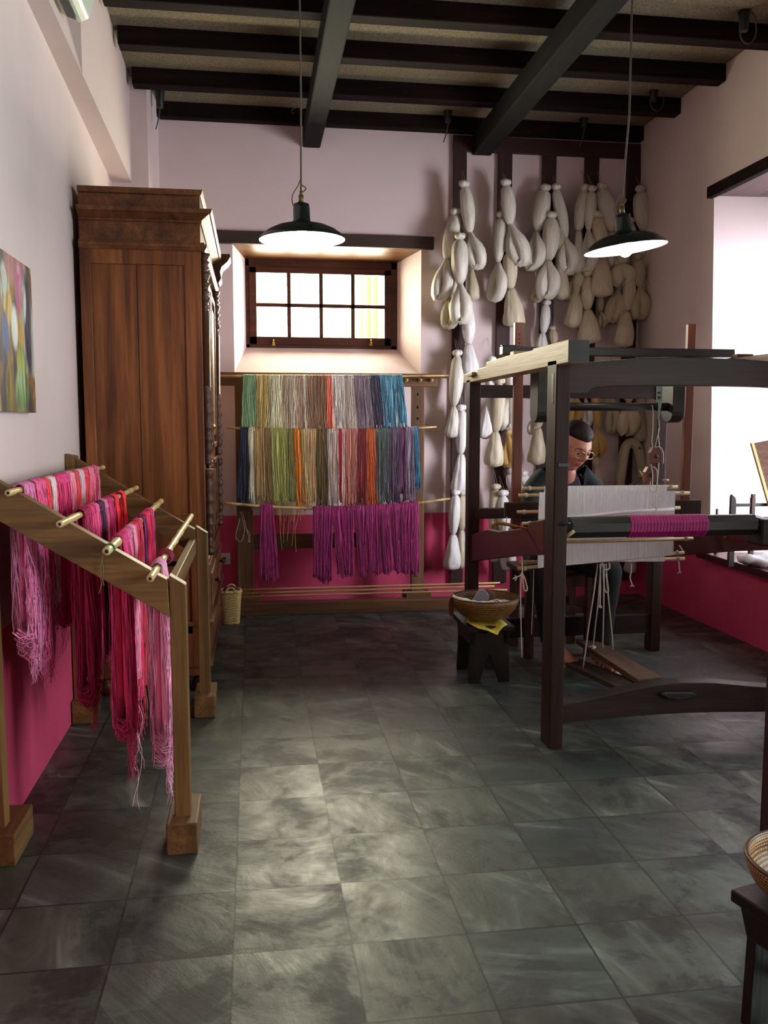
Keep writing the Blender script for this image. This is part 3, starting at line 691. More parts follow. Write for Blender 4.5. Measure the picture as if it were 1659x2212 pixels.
# ================================================================= YARN SKEINS
def skein(name, c, ax, w, zt, zb, n, mat, label, group, cat='yarn', flare=1.0, shift=0.0, thick=.018, r=.0017, fuzz=.004, loose=0, loose_len=.1, seed=0, back=True, wav=1.0, bot_round=.0, segs=9, rr=.011):
    """strands looped over a rod. c: point on the rod, ax: unit vector along the rod, w: width on the rod"""
    rnd = random.Random(seed); ax = Vector(ax).normalized(); up = Vector((0, 0, 1)); pr = ax.cross(up).normalized()
    c = Vector(c); mb = MB(); H = zt - zb
    # soft inner core so the bundle is opaque
    for s in ((1, -1) if back else (1,)):
        pts = []; rx = []; ry = []
        for i in range(9):
            t = i / 8
            pts.append(c + ax * (shift * t) + pr * s * (max(rr * .7, thick * .3)) + up * (-(H * .90) * t + rr * .3))
            rx.append(w / 2 * lerp(.9, flare * .74, t) * (1 if t < .9 else .7)); ry.append(thick * .30 * (1 if 0 < i < 8 else .5))
        mb.hank(pts, rx, ry, n=14, groove=.12, seed=seed + 3, side=ax)
    nc = max(2, int(w / .013)); cl = [(-.5 + (q + .5) / nc + rnd.uniform(-.2, .2) / nc, rnd.uniform(-.045, .045), rnd.uniform(0, 6), 1 + rnd.uniform(-.04, .03)) for q in range(nc)]
    for k in range(n):
        cu, cd, cp, cl_ = rnd.choice(cl)
        u = cu + rnd.gauss(0, .30) / nc; u = max(-.5, min(.5, u)); front = 1 if (rnd.random() < .68 or not back) else -1
        lay = rnd.uniform(.45, 1.0) * thick * front
        ub = (cu + (u - cu) * .75) * flare + cd + rnd.gauss(0, .018); ph = rnd.uniform(0, 6); am = fuzz * rnd.uniform(.4, 1.6) * wav; fr = rnd.uniform(5, 14)
        hl = H * cl_ * (1 + rnd.gauss(0, .015)) - bot_round * (2 * u) ** 2 * H
        q_ = rr + abs(lay) * .22
        pts = [c + ax * (u * w) + pr * (-front * q_) - up * .012, c + ax * (u * w) + pr * (-front * q_ * .7) + up * q_ * .7, c + ax * (u * w) + up * q_, c + ax * (u * w) + pr * (front * q_ * .8) + up * q_ * .55]
        for i in range(1, segs + 1):
            t = i / segs
            x = lerp(u, ub, t ** .8) * w + shift * t + am * math.sin(ph + t * fr) * min(1, t * 3)
            y = lerp(front * q_, lay * .8, min(1, t * 2)) + am * .6 * math.cos(ph * 1.7 + t * fr * .8)
            pts.append(c + ax * x + pr * y + up * (-hl * t))
        e = pts[-1]
        pts.append(e + pr * (-lay * .7) + up * (-.006) + ax * rnd.uniform(-.006, .006)); pts.append(e + pr * (-lay * 1.4) + up * .012)
        mb.tube(pts, r * rnd.uniform(.75, 1.25), 3, caps=False)
    for k in range(loose):
        u = rnd.uniform(-.55, .55) * flare; x0 = u * w + shift; pts = []
        l = loose_len * rnd.uniform(.3, 1.2); ph = rnd.uniform(0, 6)
        for i in range(7):
            t = i / 6; pts.append(c + ax * (x0 + .012 * math.sin(ph + t * 7) * t) + pr * (thick * rnd.uniform(.2, .8)) + up * (-H * .85 - (H * .15 + l) * t))
        mb.tube(pts, .0007, 3, caps=False)
    o = mb.build(name, mat, origin=tuple(c)); tag(o, label, cat, group); return o

YM = {}
def ym(c, **k):
    c = tuple(int(x) for x in c)
    if c not in YM: YM[c] = yarn_mat('yarn_%02x%02x%02x' % c, c, **k)
    return YM[c]
def on_rod(k, y):
    p, q = RODS[k]; return vl(p, q, (y - p.y) / (q.y - p.y))
pink = [
 # rod, y centre, width, length, colour, n, words, loose
 (0, 2.80, .10, .50, (216, 130, 178), 150, 'fluffy lilac pink skein nearest the camera on the rod by the wall', 50),
 (0, 2.93, .12, .56, (220, 96, 150), 150, 'long fluffy rose skein just behind the lilac one on the rod by the wall', 40),
 (0, 3.03, .05, .36, (228, 66, 80), 60, 'narrow coral red skein between the rose and the white skeins', 4),
 (0, 3.10, .08, .42, (226, 200, 208), 80, 'first pale white-pink skein on the rod by the wall', 8),
 (0, 3.25, .19, .52, (222, 66, 132), 170, 'wide hot pink skein in the middle of the rod by the wall', 10),
 (0, 3.39, .07, .45, (232, 158, 180), 70, 'soft pale pink skein behind the wide hot pink one', 5),
 (0, 3.47, .06, .45, (228, 80, 100), 60, 'watermelon red skein behind the soft pale pink one', 4),
 (0, 3.55, .07, .45, (214, 190, 202), 60, 'greyish white skein between two red skeins on the rod by the wall', 4),
 (0, 3.63, .06, .45, (222, 66, 92), 60, 'red skein third from the far end of the rod by the wall', 4),
 (0, 3.73, .10, .45, (226, 120, 150), 80, 'salmon pink skein second from the far end of the rod by the wall', 4),
 (0, 3.84, .08, .45, (206, 92, 130), 60, 'dusty pink skein at the far end of the rod by the wall', 4),
 (1, 2.92, .08, .62, (160, 16, 76), 110, 'long dark magenta skein nearest the camera on the second rod', 40),
 (1, 3.01, .06, .55, (216, 56, 122), 80, 'cerise skein next to the dark magenta one on the second rod', 10),
 (1, 3.09, .06, .50, (226, 96, 150), 60, 'light rose skein on the second rod beside the plum one', 8),
 (1, 3.17, .07, .50, (84, 36, 84), 70, 'dark plum skein on the second rod', 5),
 (1, 3.25, .06, .55, (222, 118, 160), 60, 'pink skein just past the plum one on the second rod', 6),
 (1, 3.34, .08, .56, (190, 40, 110), 80, 'raspberry skein in the middle of the second rod', 10),
 (1, 3.47, .07, .50, (222, 40, 72), 70, 'bright crimson skein on the far half of the second rod', 6),
 (1, 3.63, .06, .36, (226, 44, 66), 60, 'short scarlet skein hanging alone near the far end of the second rod', 6),
 (2, 2.86, .10, .64, (200, 54, 116), 150, 'deep pink frayed skein nearest the camera on the third rod', 50),
 (2, 2.97, .09, .58, (222, 104, 156), 100, 'rose and white skein second on the third rod', 12),
 (2, 3.07, .06, .50, (230, 160, 186), 60, 'pale pink skein on the third rod', 6),
 (2, 3.15, .07, .60, (214, 60, 110), 80, 'strawberry skein after the pale one on the third rod', 10),
 (2, 3.25, .07, .60, (206, 60, 80), 70, 'brick red skein in the middle of the third rod', 10),
 (2, 3.37, .06, .52, (112, 24, 96), 60, 'deep purple skein on the third rod', 4),
 (2, 3.47, .09, .55, (214, 34, 84), 90, 'crimson skein past the purple one on the third rod', 6),
 (2, 3.60, .07, .52, (202, 50, 120), 70, 'magenta skein farthest along the third rod', 6),
 (3, 2.83, .085, .62, (226, 160, 194), 150, 'long pale pink skein hanging beside the outer leg from the lowest rod', 34),
]
for i, (k, y, w_, l_, c, n_, lb, lo) in enumerate(pink):
    p = on_rod(k, y); q = RODS[k][1] - RODS[k][0]
    z = p.z + .012
    skein('yarn_skein', p, q, w_, z, z - l_, int(n_ * 1.7), ym(c), lb, 'pink and red skeins on the sloping rack', flare=1.06 if k else 1.1, thick=.038 if lo > 12 else .028, r=.0014, fuzz=.010 if lo > 12 else .005, loose=lo, loose_len=.09 if k < 2 else .14, seed=100 + i, wav=1.3 if k == 0 else 1.0, bot_round=.15 if k == 0 else .08, rr=.014)
# maroon wrap round the lowest rod and the long stray threads
p = on_rod(3, 3.02); mb = MB()
for k in range(26): mb.tube(circ(p + Vector((0, random.uniform(-.04, .04), -.004)), .019 + random.uniform(0, .008), 'Y', 10), .002, 3, caps=False)
tag(mb.build('yarn_bundle', ym((150, 22, 70))), 'maroon yarn wound in a knot round the lowest bamboo rod', 'yarn')
mb = MB()
for k in range(5):
    a = on_rod(2, 2.85 + .05 * k) + Vector((.02, 0, -.6)); ph = k * 1.3; L_ = (.16, .3, .2, .42, .24)[k]
    mb.tube([a + Vector((.01 * math.sin(ph + t * 1.2), .01 * math.cos(ph + t), -L_ * t / 8)) for t in range(9)], .0011, 3, caps=False)
tag(mb.build('stray_threads', ym((226, 170, 186))), 'thin stray pink threads trailing to the floor below the third rod', 'thread')

# ================================================================= WALL RACK WITH COLOURED SKEINS
m_bk = wood('wall_rack_wood', (84, 56, 36), (128, 92, 60), 'Z', rough=.55, scale=.6)
m_bkX = wood('wall_rack_wood_cross', (84, 56, 36), (126, 90, 58), 'X', rough=.55, scale=.6)
bk = thing('warping_frame', (.55, 6.1, 0), 'upright brown wooden frame with peg holes under the back window', 'frame')
FY = 6.1
MB().box((-.236, FY, 1.572), (1.281, FY + .045, 1.652)).box((-.236, FY - .01, 1.635), (1.36, FY + .055, 1.662)).build('top_rail', m_bkX, bk, bevel=.003)
for x0, x1 in ((-.125, -.014), (1.1, 1.19)):
    ps = MB().box((x0, FY + .005, .07), (x1, FY + .05, 1.575)).build('post', m_bk, bk, bevel=.003)
    hm = MB()
    for z in (1.52, 1.43, 1.35, 1.17, 1.08, .66, .56): hm.lathe([(.009, -.004), (.009, 0)], ((x0 + x1) / 2 + .0, FY + .006, z), n=10, axis='Y')
    hm.build('peg_hole', m_blk, ps)
    MB().box((x0 - .05, FY - .06, .06), (x1 + .045, FY + .11, .12)).build('foot_block', m_bkX, bk, bevel=.004)
MB().box((-.014, FY + .01, .445), (1.1, FY + .04, .548)).build('cross_rail', m_bkX, bk, bevel=.003)
MB().prism([(-.128, FY - .1, 0), (1.52, FY - .13, 0), (1.52, FY - .13, .075), (1.48, FY - .13, .082), (-.128, FY - .1, .085)], (0, .1, 0)).build('base_board', m_bkX, bk, bevel=.004)
for px in (878, 908, 932):
    q = at(px, 821, Y=FY - .02)
    MB().lathe([(.008, -.05), (.008, -.012), (.014, -.008), (.013, .002)], (q.x, FY, q.z), n=10, axis='Y').build('peg', m_rod, bk)

R1 = [at(475, 812, Y=5.99), at(968, 811, Y=5.99)]
R2 = [at(490, 924, Y=5.96), at(943, 922, Y=5.96)]
R3 = [at(464, 1084, Y=5.93), at(972, 1077, Y=5.93)]
def cane(name, p, q, r, lb, sag=0, grp='thin canes carrying the coloured skeins'):
    pts = [vl(p, q, i / 12) - Vector((0, 0, sag * 4 * (i / 12) * (1 - i / 12))) for i in range(13)]
    o = MB().tube(pts, [r * (1.1 - .25 * i / 12) for i in range(13)], 8).build(name, m_bam); tag(o, lb, 'rod', grp)
cane('cane_rod', R1[0], R1[1], .007, 'top cane of the wall frame under the window, carrying pale and teal skeins', .006)
cane('cane_rod', R2[0], R2[1], .007, 'middle cane of the wall frame, carrying green, orange and navy skeins', .022)
cane('cane_rod', R3[0], R3[1], .0095, 'lowest cane of the wall frame, carrying the magenta skeins', .055)
def rod_at(R, px, sag):
    p, q = R; a = at(px, 1000, Y=p.y); t = (a.x - p.x) / (q.x - p.x); v = vl(p, q, t); v.z -= sag * 4 * t * (1 - t); return v
ox, oy, cs = 440, 780, .33755
top = [((265, 345), (250, 335), 425, (150, 192, 150), 'mint green'), ((345, 430), (340, 415), 435, (205, 188, 124), 'straw yellow'),
 ((430, 515), (415, 510), 440, (222, 224, 194), 'pale cream green'), ((515, 560), (515, 552), 445, (206, 190, 166), 'light beige'),
 ((560, 602), (560, 610), 445, (218, 208, 188), 'ivory'), ((600, 642), (610, 660), 445, (190, 168, 142), 'sand brown'),
 ((640, 662), (640, 662), 440, (224, 218, 204), 'narrow white'), ((660, 720), (675, 716), 445, (172, 142, 112), 'light brown'),
 ((720, 780), (715, 782), 445, (164, 130, 96), 'camel brown'), ((780, 820), (780, 830), 440, (232, 130, 108), 'salmon pink'),
 ((820, 895), (838, 905), 440, (226, 221, 214), 'silver white'), ((895, 960), (900, 972), 440, (206, 196, 184), 'pale taupe'),
 ((960, 1065), (985, 1100), 440, (142, 128, 138), 'mauve grey'), ((1065, 1125), (1085, 1178), 435, (72, 68, 88), 'dark slate'),
 ((1125, 1230), (1150, 1235), 425, (96, 148, 168), 'light teal blue'), ((1230, 1270), (1240, 1310), 425, (84, 140, 162), 'teal blue')]
mid = [((240, 290), (208, 290), 900, (40, 44, 70), 'navy'), ((290, 325), (290, 325), 900, (208, 208, 182), 'pale silver green'),
 ((325, 385), (340, 390), 870, (188, 162, 110), 'golden beige'), ((385, 430), (400, 440), 880, (158, 130, 88), 'khaki brown'),
 ((430, 532), (440, 540), 910, (176, 182, 106), 'lime green'), ((530, 580), (530, 590), 890, (150, 150, 86), 'olive green'),
 ((580, 625), (592, 655), 930, (216, 128, 24), 'bright orange'), ((625, 672), (630, 690), 900, (202, 184, 132), 'sand yellow'),
 ((670, 722), (670, 722), 900, (206, 176, 126), 'pale gold'), ((720, 790), (725, 790), 930, (112, 94, 54), 'olive brown'),
 ((790, 864), (790, 866), 920, (206, 192, 182), 'light grey'), ((864, 884), (860, 880), 880, (190, 36, 64), 'thin crimson'),
 ((884, 906), (880, 900), 900, (226, 192, 186), 'blush'), ((904, 992), (900, 982), 920, (200, 134, 120), 'dusty rose'),
 ((990, 1040), (982, 1040), 920, (134, 42, 50), 'dark red'), ((1040, 1096), (1042, 1125), 940, (200, 106, 56), 'burnt orange'),
 ((1095, 1190), (1100, 1195), 900, (92, 102, 100), 'grey green'), ((1190, 1262), (1190, 1242), 900, (104, 84, 108), 'dusky mauve'),
 ((1260, 1290), (1242, 1290), 890, (84, 38, 72), 'plum'), ((1290, 1342), (1290, 1350), 890, (134, 120, 140), 'lavender grey'),
 ((1340, 1370), (1345, 1394), 800, (62, 116, 146), 'cobalt teal')]
low = [((360, 436), (346, 470), 1385, 'separate magenta skein hanging alone at the left of the lowest cane'),
 ((700, 752), (696, 748), 1370, 'magenta skein at the left edge of the big magenta group'), ((748, 822), (735, 815), 1398, 'magenta skein with the longest looped end'),
 ((818, 882), (850, 930), 1365, 'magenta skein third in the big magenta group'), ((880, 958), (895, 962), 1358, 'magenta skein fourth in the big magenta group'),
 ((960, 1048), (990, 1042), 1355, 'magenta skein in the middle of the big magenta group'), ((1046, 1122), (1050, 1135), 1350, 'magenta skein below the burnt orange skein'),
 ((1122, 1192), (1150, 1207), 1340, 'magenta skein below the grey green skein'), ((1190, 1258), (1218, 1268), 1340, 'magenta skein below the mauve skein'),
 ((1258, 1336), (1265, 1332), 1336, 'wide magenta skein second from the right of the lowest cane'), ((1334, 1376), (1340, 1386), 1346, 'narrow dark magenta skein at the right end of the lowest cane')]
def put(row, R, sag, what, grp, ringc=None, thick=.02, lo=0, ll=.05, dens=1050):
    for i, e in enumerate(row):
        (a, b2), (c, d), yb = e[0], e[1], e[2]
        xa, xb = ox + a * cs, ox + b2 * cs; xc, xd = ox + c * cs, ox + d * cs
        p = rod_at(R, (xa + xb) / 2, sag); w_ = (xb - xa) / FPX * 6.0 * 1.04
        zb = at((xc + xd) / 2, oy + yb * cs, Y=p.y).z; fl_ = (xd - xc) / (xb - xa); sh = ((xc + xd) / 2 - (xa + xb) / 2) / FPX * 6.0
        col = ringc or e[3]; lb = e[3] if ringc else '%s skein of yarn on the %s cane below the window' % (e[4], what)
        skein('yarn_skein', p, (1, 0, 0), w_, p.z + .007, zb, max(30, int(w_ * dens)), ym(col), lb, grp, flare=fl_, shift=sh, thick=thick, r=.0019, fuzz=.0035, loose=lo, loose_len=ll, seed=400 + i + int(p.z * 100), bot_round=.03, rr=.0075 if R is not R3 else .0105)
put(top, R1, .006, 'top', 'skeins on the top cane', thick=.018)
put(mid, R2, .022, 'middle', 'skeins on the middle cane', thick=.02, lo=14, ll=.05)
put(low, R3, .055, 'lowest', 'magenta skeins on the lowest cane', ringc=(158, 38, 112), thick=.026, lo=2)

# thin canes stacked low in front of the frame, stray yarn ends and loops of string
for k, (ya, yb, lb) in enumerate(((1274, 1263, 'upper of the three thin canes lying low in front of the frame'), (1282, 1270, 'middle of the three thin canes lying low in front of the frame'), (1289, 1278, 'lowest of the three thin canes lying low in front of the frame'))):
    p = at(522, ya, Y=5.9); q = at((1080, 1068, 1096)[k], yb - 4, Y=5.72 + .0)
    o = MB().tube([vl(p, q, i / 6) for i in range(7)], .0065, 8).build('thin_cane', m_rod); tag(o, lb, 'rod', 'thin canes low in front of the frame')
mb = MB()
for a in ((520, 1105, 528, 1145, 520, 1170, 508, 1160), (524, 1105, 534, 1150, 540, 1165, 535, 1172), (530, 1140, 540, 1155, 536, 1166, 541, 1172), (518, 1120, 513, 1140, 510, 1152, 509, 1166)):
    mb.tube(spline([at(a[i], a[i + 1], Y=6.08) for i in range(0, 8, 2)], 5), .002, 4)
tag(mb.build('string_loop', plain('string', (196, 176, 156), rough=.8)), 'loops of pale string hanging from the left post of the wall frame', 'string')
mb = MB(); rr = random.Random(5)
for k in range(26):
    x = rr.choice((600, 605, 607, 612, 620, 632, 640, 650)) + rr.uniform(-4, 4); y0 = 1085; L_ = rr.choice((30, 45, 60, 110, 118)) * rr.uniform(.7, 1)
    if k > 20: L_ = 40
    p0 = at(x, y0, Y=5.93); p1 = at(x + rr.uniform(-10, 8), y0 + L_, Y=5.92)
    mb.tube(spline([p0, vl(p0, p1, .4) + Vector((rr.uniform(-.01, .01), 0, 0)), p1], 4), .0009, 3, caps=False)
tag(mb.build('loose_yarn_ends', ym((190, 160, 96))), 'frayed golden yarn ends trailing past the lowest cane', 'yarn')

# wicker basket on the floor by the armoire
m_wick = plain('wicker', (204, 170, 112), rough=.6, var=.2, scale=60)
def wick_tube(mb, c, rad, z, r, n=44, sq=4.0, wave=.004, ph=0):
    pts = []
    for k in range(n + 1):
        a = 2 * PI * k / n; e = 2 / sq
        x = rad[0] * math.copysign(abs(math.cos(a)) ** e, math.cos(a)); y = rad[1] * math.copysign(abs(math.sin(a)) ** e, math.sin(a))
        s = 1 + wave / rad[0] * math.cos(a * n / 4 + ph)
        pts.append(Vector(c) + Vector((x * s, y * s, z)))
    mb.tube(pts, r, 5, caps=False)
bs = thing('wicker_basket', (-.165, 5.80, 0), 'small square natural wicker basket standing on the floor beside the armoire', 'basket')
mb = MB()
for i in range(24): wick_tube(mb, (-.165, 5.80, 0), (lerp(.048, .062, i / 23),) * 2, .006 + i * .0085, .0052, ph=PI * (i % 2))
mb.build('weave', m_wick, bs)
mb = MB()
for k in range(20):
    a = 2 * PI * k / 20; e = .5
    f = lambda R, z: Vector((-.165 + R * math.copysign(abs(math.cos(a)) ** e, math.cos(a)), 5.80 + R * math.copysign(abs(math.sin(a)) ** e, math.sin(a)), z))
    mb.tube([f(.046, .002), f(.061, .215)], .0045, 5)
mb.build('stake', m_wick, bs)
MB().box((-.21, 5.755, .002), (-.12, 5.845, .01)).build('base', m_wick, bs)
mb = MB(); wick_tube(mb, (-.165, 5.80, 0), (.064, .064), .214, .008); wick_tube(mb, (-.165, 5.80, 0), (.060, .060), .222, .006, ph=2); mb.build('rim', m_wick, bs)
for sy in (1, -1):
    MB().tube([Vector((-.165 + .03 * math.cos(a), 5.80 + sy * .060, .218 + .03 * math.sin(a))) for a in [PI * i / 10 for i in range(11)]], .006, 6).build('handle', m_wick, bs)
mb = MB(); rr = random.Random(3)
for k in range(9): mb.ball((-.165 + rr.uniform(-.035, .035), 5.80 + rr.uniform(-.035, .035), .212 + rr.uniform(-.01, .02)), .02, 8, sx=rr.uniform(.7, 1.2), sz=rr.uniform(.6, 1))
tag(mb.build('seed_pods', plain('pod_brown', (80, 52, 38), rough=.7)), 'dark brown dried pods filling the wicker basket', 'dried pods', kind='stuff')

# double socket on the dado
sk = thing('wall_socket', (-.218, YB - .01, .31), 'white double wall socket on the red dado beside the armoire', 'socket')
MB().box((-.262, YB - .012, .306), (-.18, YB + .002, .388)).build('plate', plain('socket_plastic', (222, 214, 200), rough=.4, var=.02), sk, bevel=.002)
MB().box((-.235, YB - .0135, .334), (-.213, YB - .011, .358)).build('insert', m_blk, sk)
# ================================================================= PENDANT LAMPS
m_enam = plain('dark_enamel', (18, 30, 30), rough=.25, var=.05, spec=.6)
m_white = plain('white_enamel', (240, 240, 236), rough=.3, var=.01)
m_cord = plain('lamp_cord', (92, 84, 70), rough=.8)
m_bulb, nt, b = new_mat('lit_bulb'); b.inputs['Emission Color'].default_value = (1, .97, .9, 1); b.inputs['Emission Strength'].default_value = 110.0
b.inputs['Base Color'].default_value = (1, 1, 1, 1)
m_brassd = plain('tarnished_brass', (120, 104, 60), rough=.5, metal=.6)
def lamp(c, tilt, label, R=.172):
    """c: centre of the shade rim"""
    root = thing('pendant_lamp', c, label, 'lamp', 'enamel pendant lamps hanging from the ceiling')
    x, y, z = c
    prof = [(R, 0), (R, .004), (R * .93, .018), (R * .80, .036), (R * .60, .052), (R * .40, .060), (R * .235, .066), (.034, .078), (.033, .125), (.030, .140), (.012, .146)]
    mb = MB().lathe([(r, h) for r, h in prof], (0, 0, 0), n=48, caps=False)
    inn = [(R - .001, .001), (R * .93 - .002, .0145), (R * .80 - .002, .032), (R * .60 - .001, .048), (R * .40, .056), (.03, .062), (.002, .063)]
    mb.lathe(inn, (0, 0, 0), n=48, mi=1, caps=False)
    rot = Matrix.Rotation(tilt, 3, 'Y')
    mb.v = [rot @ v + Vector(c) for v in mb.v]
    mb.build('shade', [m_enam, m_white], root)
    def T(v): return rot @ Vector(v) + Vector(c)
    MB().tube([T((0, 0, .146)), T((0, 0, .175))], .010, 10).tube([T((0, 0, .175)), T((0, 0, .19))], .006, 8).build('socket', m_brassd, root)
    mb = MB().ball(T((0, 0, .004)), .032, 14, sz=1.15); mb.tube([T((0, 0, .03)), T((0, 0, .06))], [.02, .014], 12)
    mb.build('bulb', m_bulb, root)
    t = T((0, 0, .19))
    MB().tube([t, (x + .0, y, 2.6), (x - .004, y, HC)], .0042, 6).build('cord', m_cord, root)
    MB().tube(spline([T((.0, 0, .16)), T((-.03, -.01, .13)), T((-.035, 0, .17)), T((-.012, 0, .21)), t + Vector((0, 0, .05))], 6), .0022, 5).tube(spline([T((.004, 0, .185)), T((.02, 0, .2)), T((.0, .0, .215))], 5), .0025, 5).build('wire_loop', m_cord, root)
    return root
lamp((.202, 3.60, 2.048), math.radians(-1.0), 'lit black enamel pendant lamp hanging in front of the back window')
lamp((1.560, 3.60, 2.052), math.radians(-7.0), 'lit black enamel pendant lamp hanging tilted before the white hanks')

# ================================================================= CEILING BRACKETS WITH CABLE LOOPS
for px, py, y, lb, ang in ((1608, 22, 4.50, 'black ceiling bracket with cable loop, nearest the right edge', 0), (1412, 182, 5.62, 'black ceiling bracket with round cable loop by the right wall', 0),
                      (1262, 243, 6.18, 'black ceiling bracket with hanging cable above the white hanks', 1), (968, 230, 6.18, 'black ceiling bracket with cable between the two big beams', 1), (345, 196, 6.05, 'black ceiling bracket with cable in the left back corner', 1)):
    p = at(px, py, Y=y)
    root = thing('ceiling_bracket', (p.x, y, p.z - .1), lb, 'bracket', 'cable brackets under the ceiling')
    MB().lathe([(.022, -.105), (.030, 0), (.034, .02)], (p.x, y, p.z), n=14).box((p.x - .03, y - .03, p.z + .01), (p.x + .03, y + .03, min(HC, p.z + .12))).build('bracket_body', m_blk, root, bevel=.002)
    if ang: pts = spline([p + Vector((0, 0, -.1)), p + Vector((-.01, 0, -.17)), p + Vector((-.03, 0, -.24)), p + Vector((-.012, -.01, -.18)), p + Vector((.005, -.01, -.09))], 6)
    else: pts = spline([p + Vector((-.02, 0, -.08)), p + Vector((-.012, 0, -.14)), p + Vector((.03, 0, -.165)), p + Vector((.07, 0, -.12)), p + Vector((.06, 0, -.03)), p + Vector((.02, 0, .01))], 6)
    MB().tube(pts, .0035, 6).build('cable_loop', plain('grey_cable', (74, 74, 76), rough=.6), root)
mb = MB().tube(spline([at(655, 235, Y=6.2), at(642, 232, Y=6.2), at(630, 238, Y=6.2), at(634, 246, Y=6.2)], 5), .003, 5)
tag(mb.build('ceiling_hook', plain('grey_hook', (110, 110, 100), rough=.5)), 'small grey hook under the last joist beside the lamp cord', 'hook')

# ================================================================= BOARD RACK FOR THE WHITE HANKS
m_hr = wood('hank_board_wood', (40, 20, 18), (66, 38, 34), 'Z', rough=.6, scale=.7)
m_hrX = wood('hank_board_wood_cross', (40, 20, 18), (66, 38, 34), 'X', rough=.6, scale=.7)
hr = thing('hank_board', (2.14, YB - .02, .4), 'dark brown wall rack of five upright boards joined by a top board', 'rack')
MB().box((1.432, YB - .03, 3.245), (2.86, YB - .004, 3.352)).build('top_board', m_hrX, hr, bevel=.002)
for x0, x1 in ((1.435, 1.53), (1.763, 1.865), (2.092, 2.195), (2.414, 2.52), (2.735, 2.84)):
    MB().box((x0, YB - .03, .12), (x1, YB - .004, 3.245)).build('upright_board', m_hr, hr, bevel=.002)

# ================================================================= SILK HANKS
SILK = [silk_mat('ivory_silk', (204, 198, 182)), silk_mat('cream_silk', (198, 186, 158)), silk_mat('golden_silk', (190, 152, 80)), silk_mat('white_silk', (224, 221, 216)), silk_mat('beige_silk', (180, 168, 140))]
m_string = plain('tie_string', (190, 180, 160), rough=.8)
HY = YB - .11
PM = FPX / 1.0
def hank(pts_px, w1, w2, mat, label, Y=HY, style='loop', knot=True, open_=.32, string=True, seed=0, yaw=0.0):
    """pts_px: knot, waist, bottom in photo pixels (given once, converted to wall coordinates)"""
    k, c, bt = [at(x, y, Y=Y) for x, y in pts_px]
    s = (Y - .05) / FPX
    w1 *= s * 1.14; w2 *= s * 1.14
    rnd = random.Random(seed)
    root = thing('silk_hank', tuple(bt), label, 'hank of silk', 'undyed silk hanks on the wall boards')
    H1 = (k - c).length
    # upper body: spindle
    pts = []; rx = []; ry = []
    for i in range(13):
        t = i / 12; f = math.sin(PI * (t ** .85)) ** .55
        p = vl(k, c, t); p.y -= .012 * math.sin(PI * t)
        pts.append(p + Vector((.004 * math.sin(3 * t + seed), 0, 0))); r = lerp(.32, 1, f); rx.append(max(.006, w1 * r)); ry.append(max(.006, w1 * r * .8))
    MB().hank(pts, rx, ry, seed=seed, groove=.07).build('upper_bundle', mat, root)
    # tie at the waist
    MB().tube(circ(c, max(.009, w1 * .36), 'Z', 12), .0022, 5, caps=False).build('tie', m_string, root)
    # lower part
    d = (bt - c); L = d.length; mb = MB()
    n = 22
    if style == 'loop':
        tr = w2 * .545      # thickness of each side of the loop
        pts = []; rx = []; ry = []
        for i in range(n + 1):
            t = i / n; a = 2 * PI * t
            h = .5 - .5 * math.cos(a)                   # 0 at waist, 1 at the bottom
            sd = math.sin(a) * (math.sin(PI * h) ** .2 if 0 < h < 1 else 0)
            sm = min(1, max(0, (h - .12) / .6)); hw = max(0, (w2 - tr * .95)) * abs(math.sin(PI * t * 2)) ** .6 * (0.12 + .93 * sm * sm * (3 - 2 * sm))
            x = hw * (1 if t < .5 else -1)
            zz = h * (L - tr * .8)
            p = c + d.normalized() * zz + Vector((math.cos(yaw), -math.sin(yaw), 0)) * x
            p.y -= .02 * math.sin(PI * h) + (.018 if t < .5 else -.004) * (1 - abs(2 * h - 1))
            pts.append(p); e = lerp(.30, 1, min(1, h * 2.2) ** .8); rx.append(tr * e); ry.append(tr * e * .8)
        mb.hank(pts, rx, ry, n=20, seed=seed + 1, groove=.09)
    else:
        pts = []; rx = []; ry = []
        for i in range(15):
            t = i / 14
            p = c + d * t; p.y -= .018 * math.sin(PI * t); pts.append(p)
            if style == 'tassel': r = lerp(.34, 1, min(1, t * 1.35) ** .75) * (1 if t < .88 else math.sqrt(max(.06, 1 - ((t - .88) / .125) ** 2)))
            else: r = lerp(.3, 1, math.sin(PI * min(1, t * 1.02)) ** .6)
            rx.append(max(.006, w2 * r)); ry.append(max(.006, w2 * r * .75))
        mb.hank(pts, rx, ry, n=30, seed=seed + 1, groove=.10)
    mb.build('lower_loop' if style == 'loop' else 'lower_bundle', mat, root)
    if knot:
        kb = MB(); r = max(.016, min(.03, w1 * .62))
        kb.v = []
        kb.ball(k + Vector((-r * .35, -.012, r * .55)), r, 10, sz=.85); kb.ball(k + Vector((r * .5, -.006, r * .6)), r * .85, 10, sz=.9)
        kb.build('knot', mat, root)
        if string:
            top = k + Vector((rnd.uniform(-.01, .02), .07, .13 + rnd.uniform(0, .05)))
            top.y = YB - .001
            MB().tube([k + Vector((-.008, -.008, r)), top], .0012, 4).build('string', m_string, root)
            MB().tube([k + Vector((.01, -.008, r)), top + Vector((.006, 0, 0))], .0012, 4).build('string', m_string, root)
    return root
F, Bk = HY - .04, HY + .02
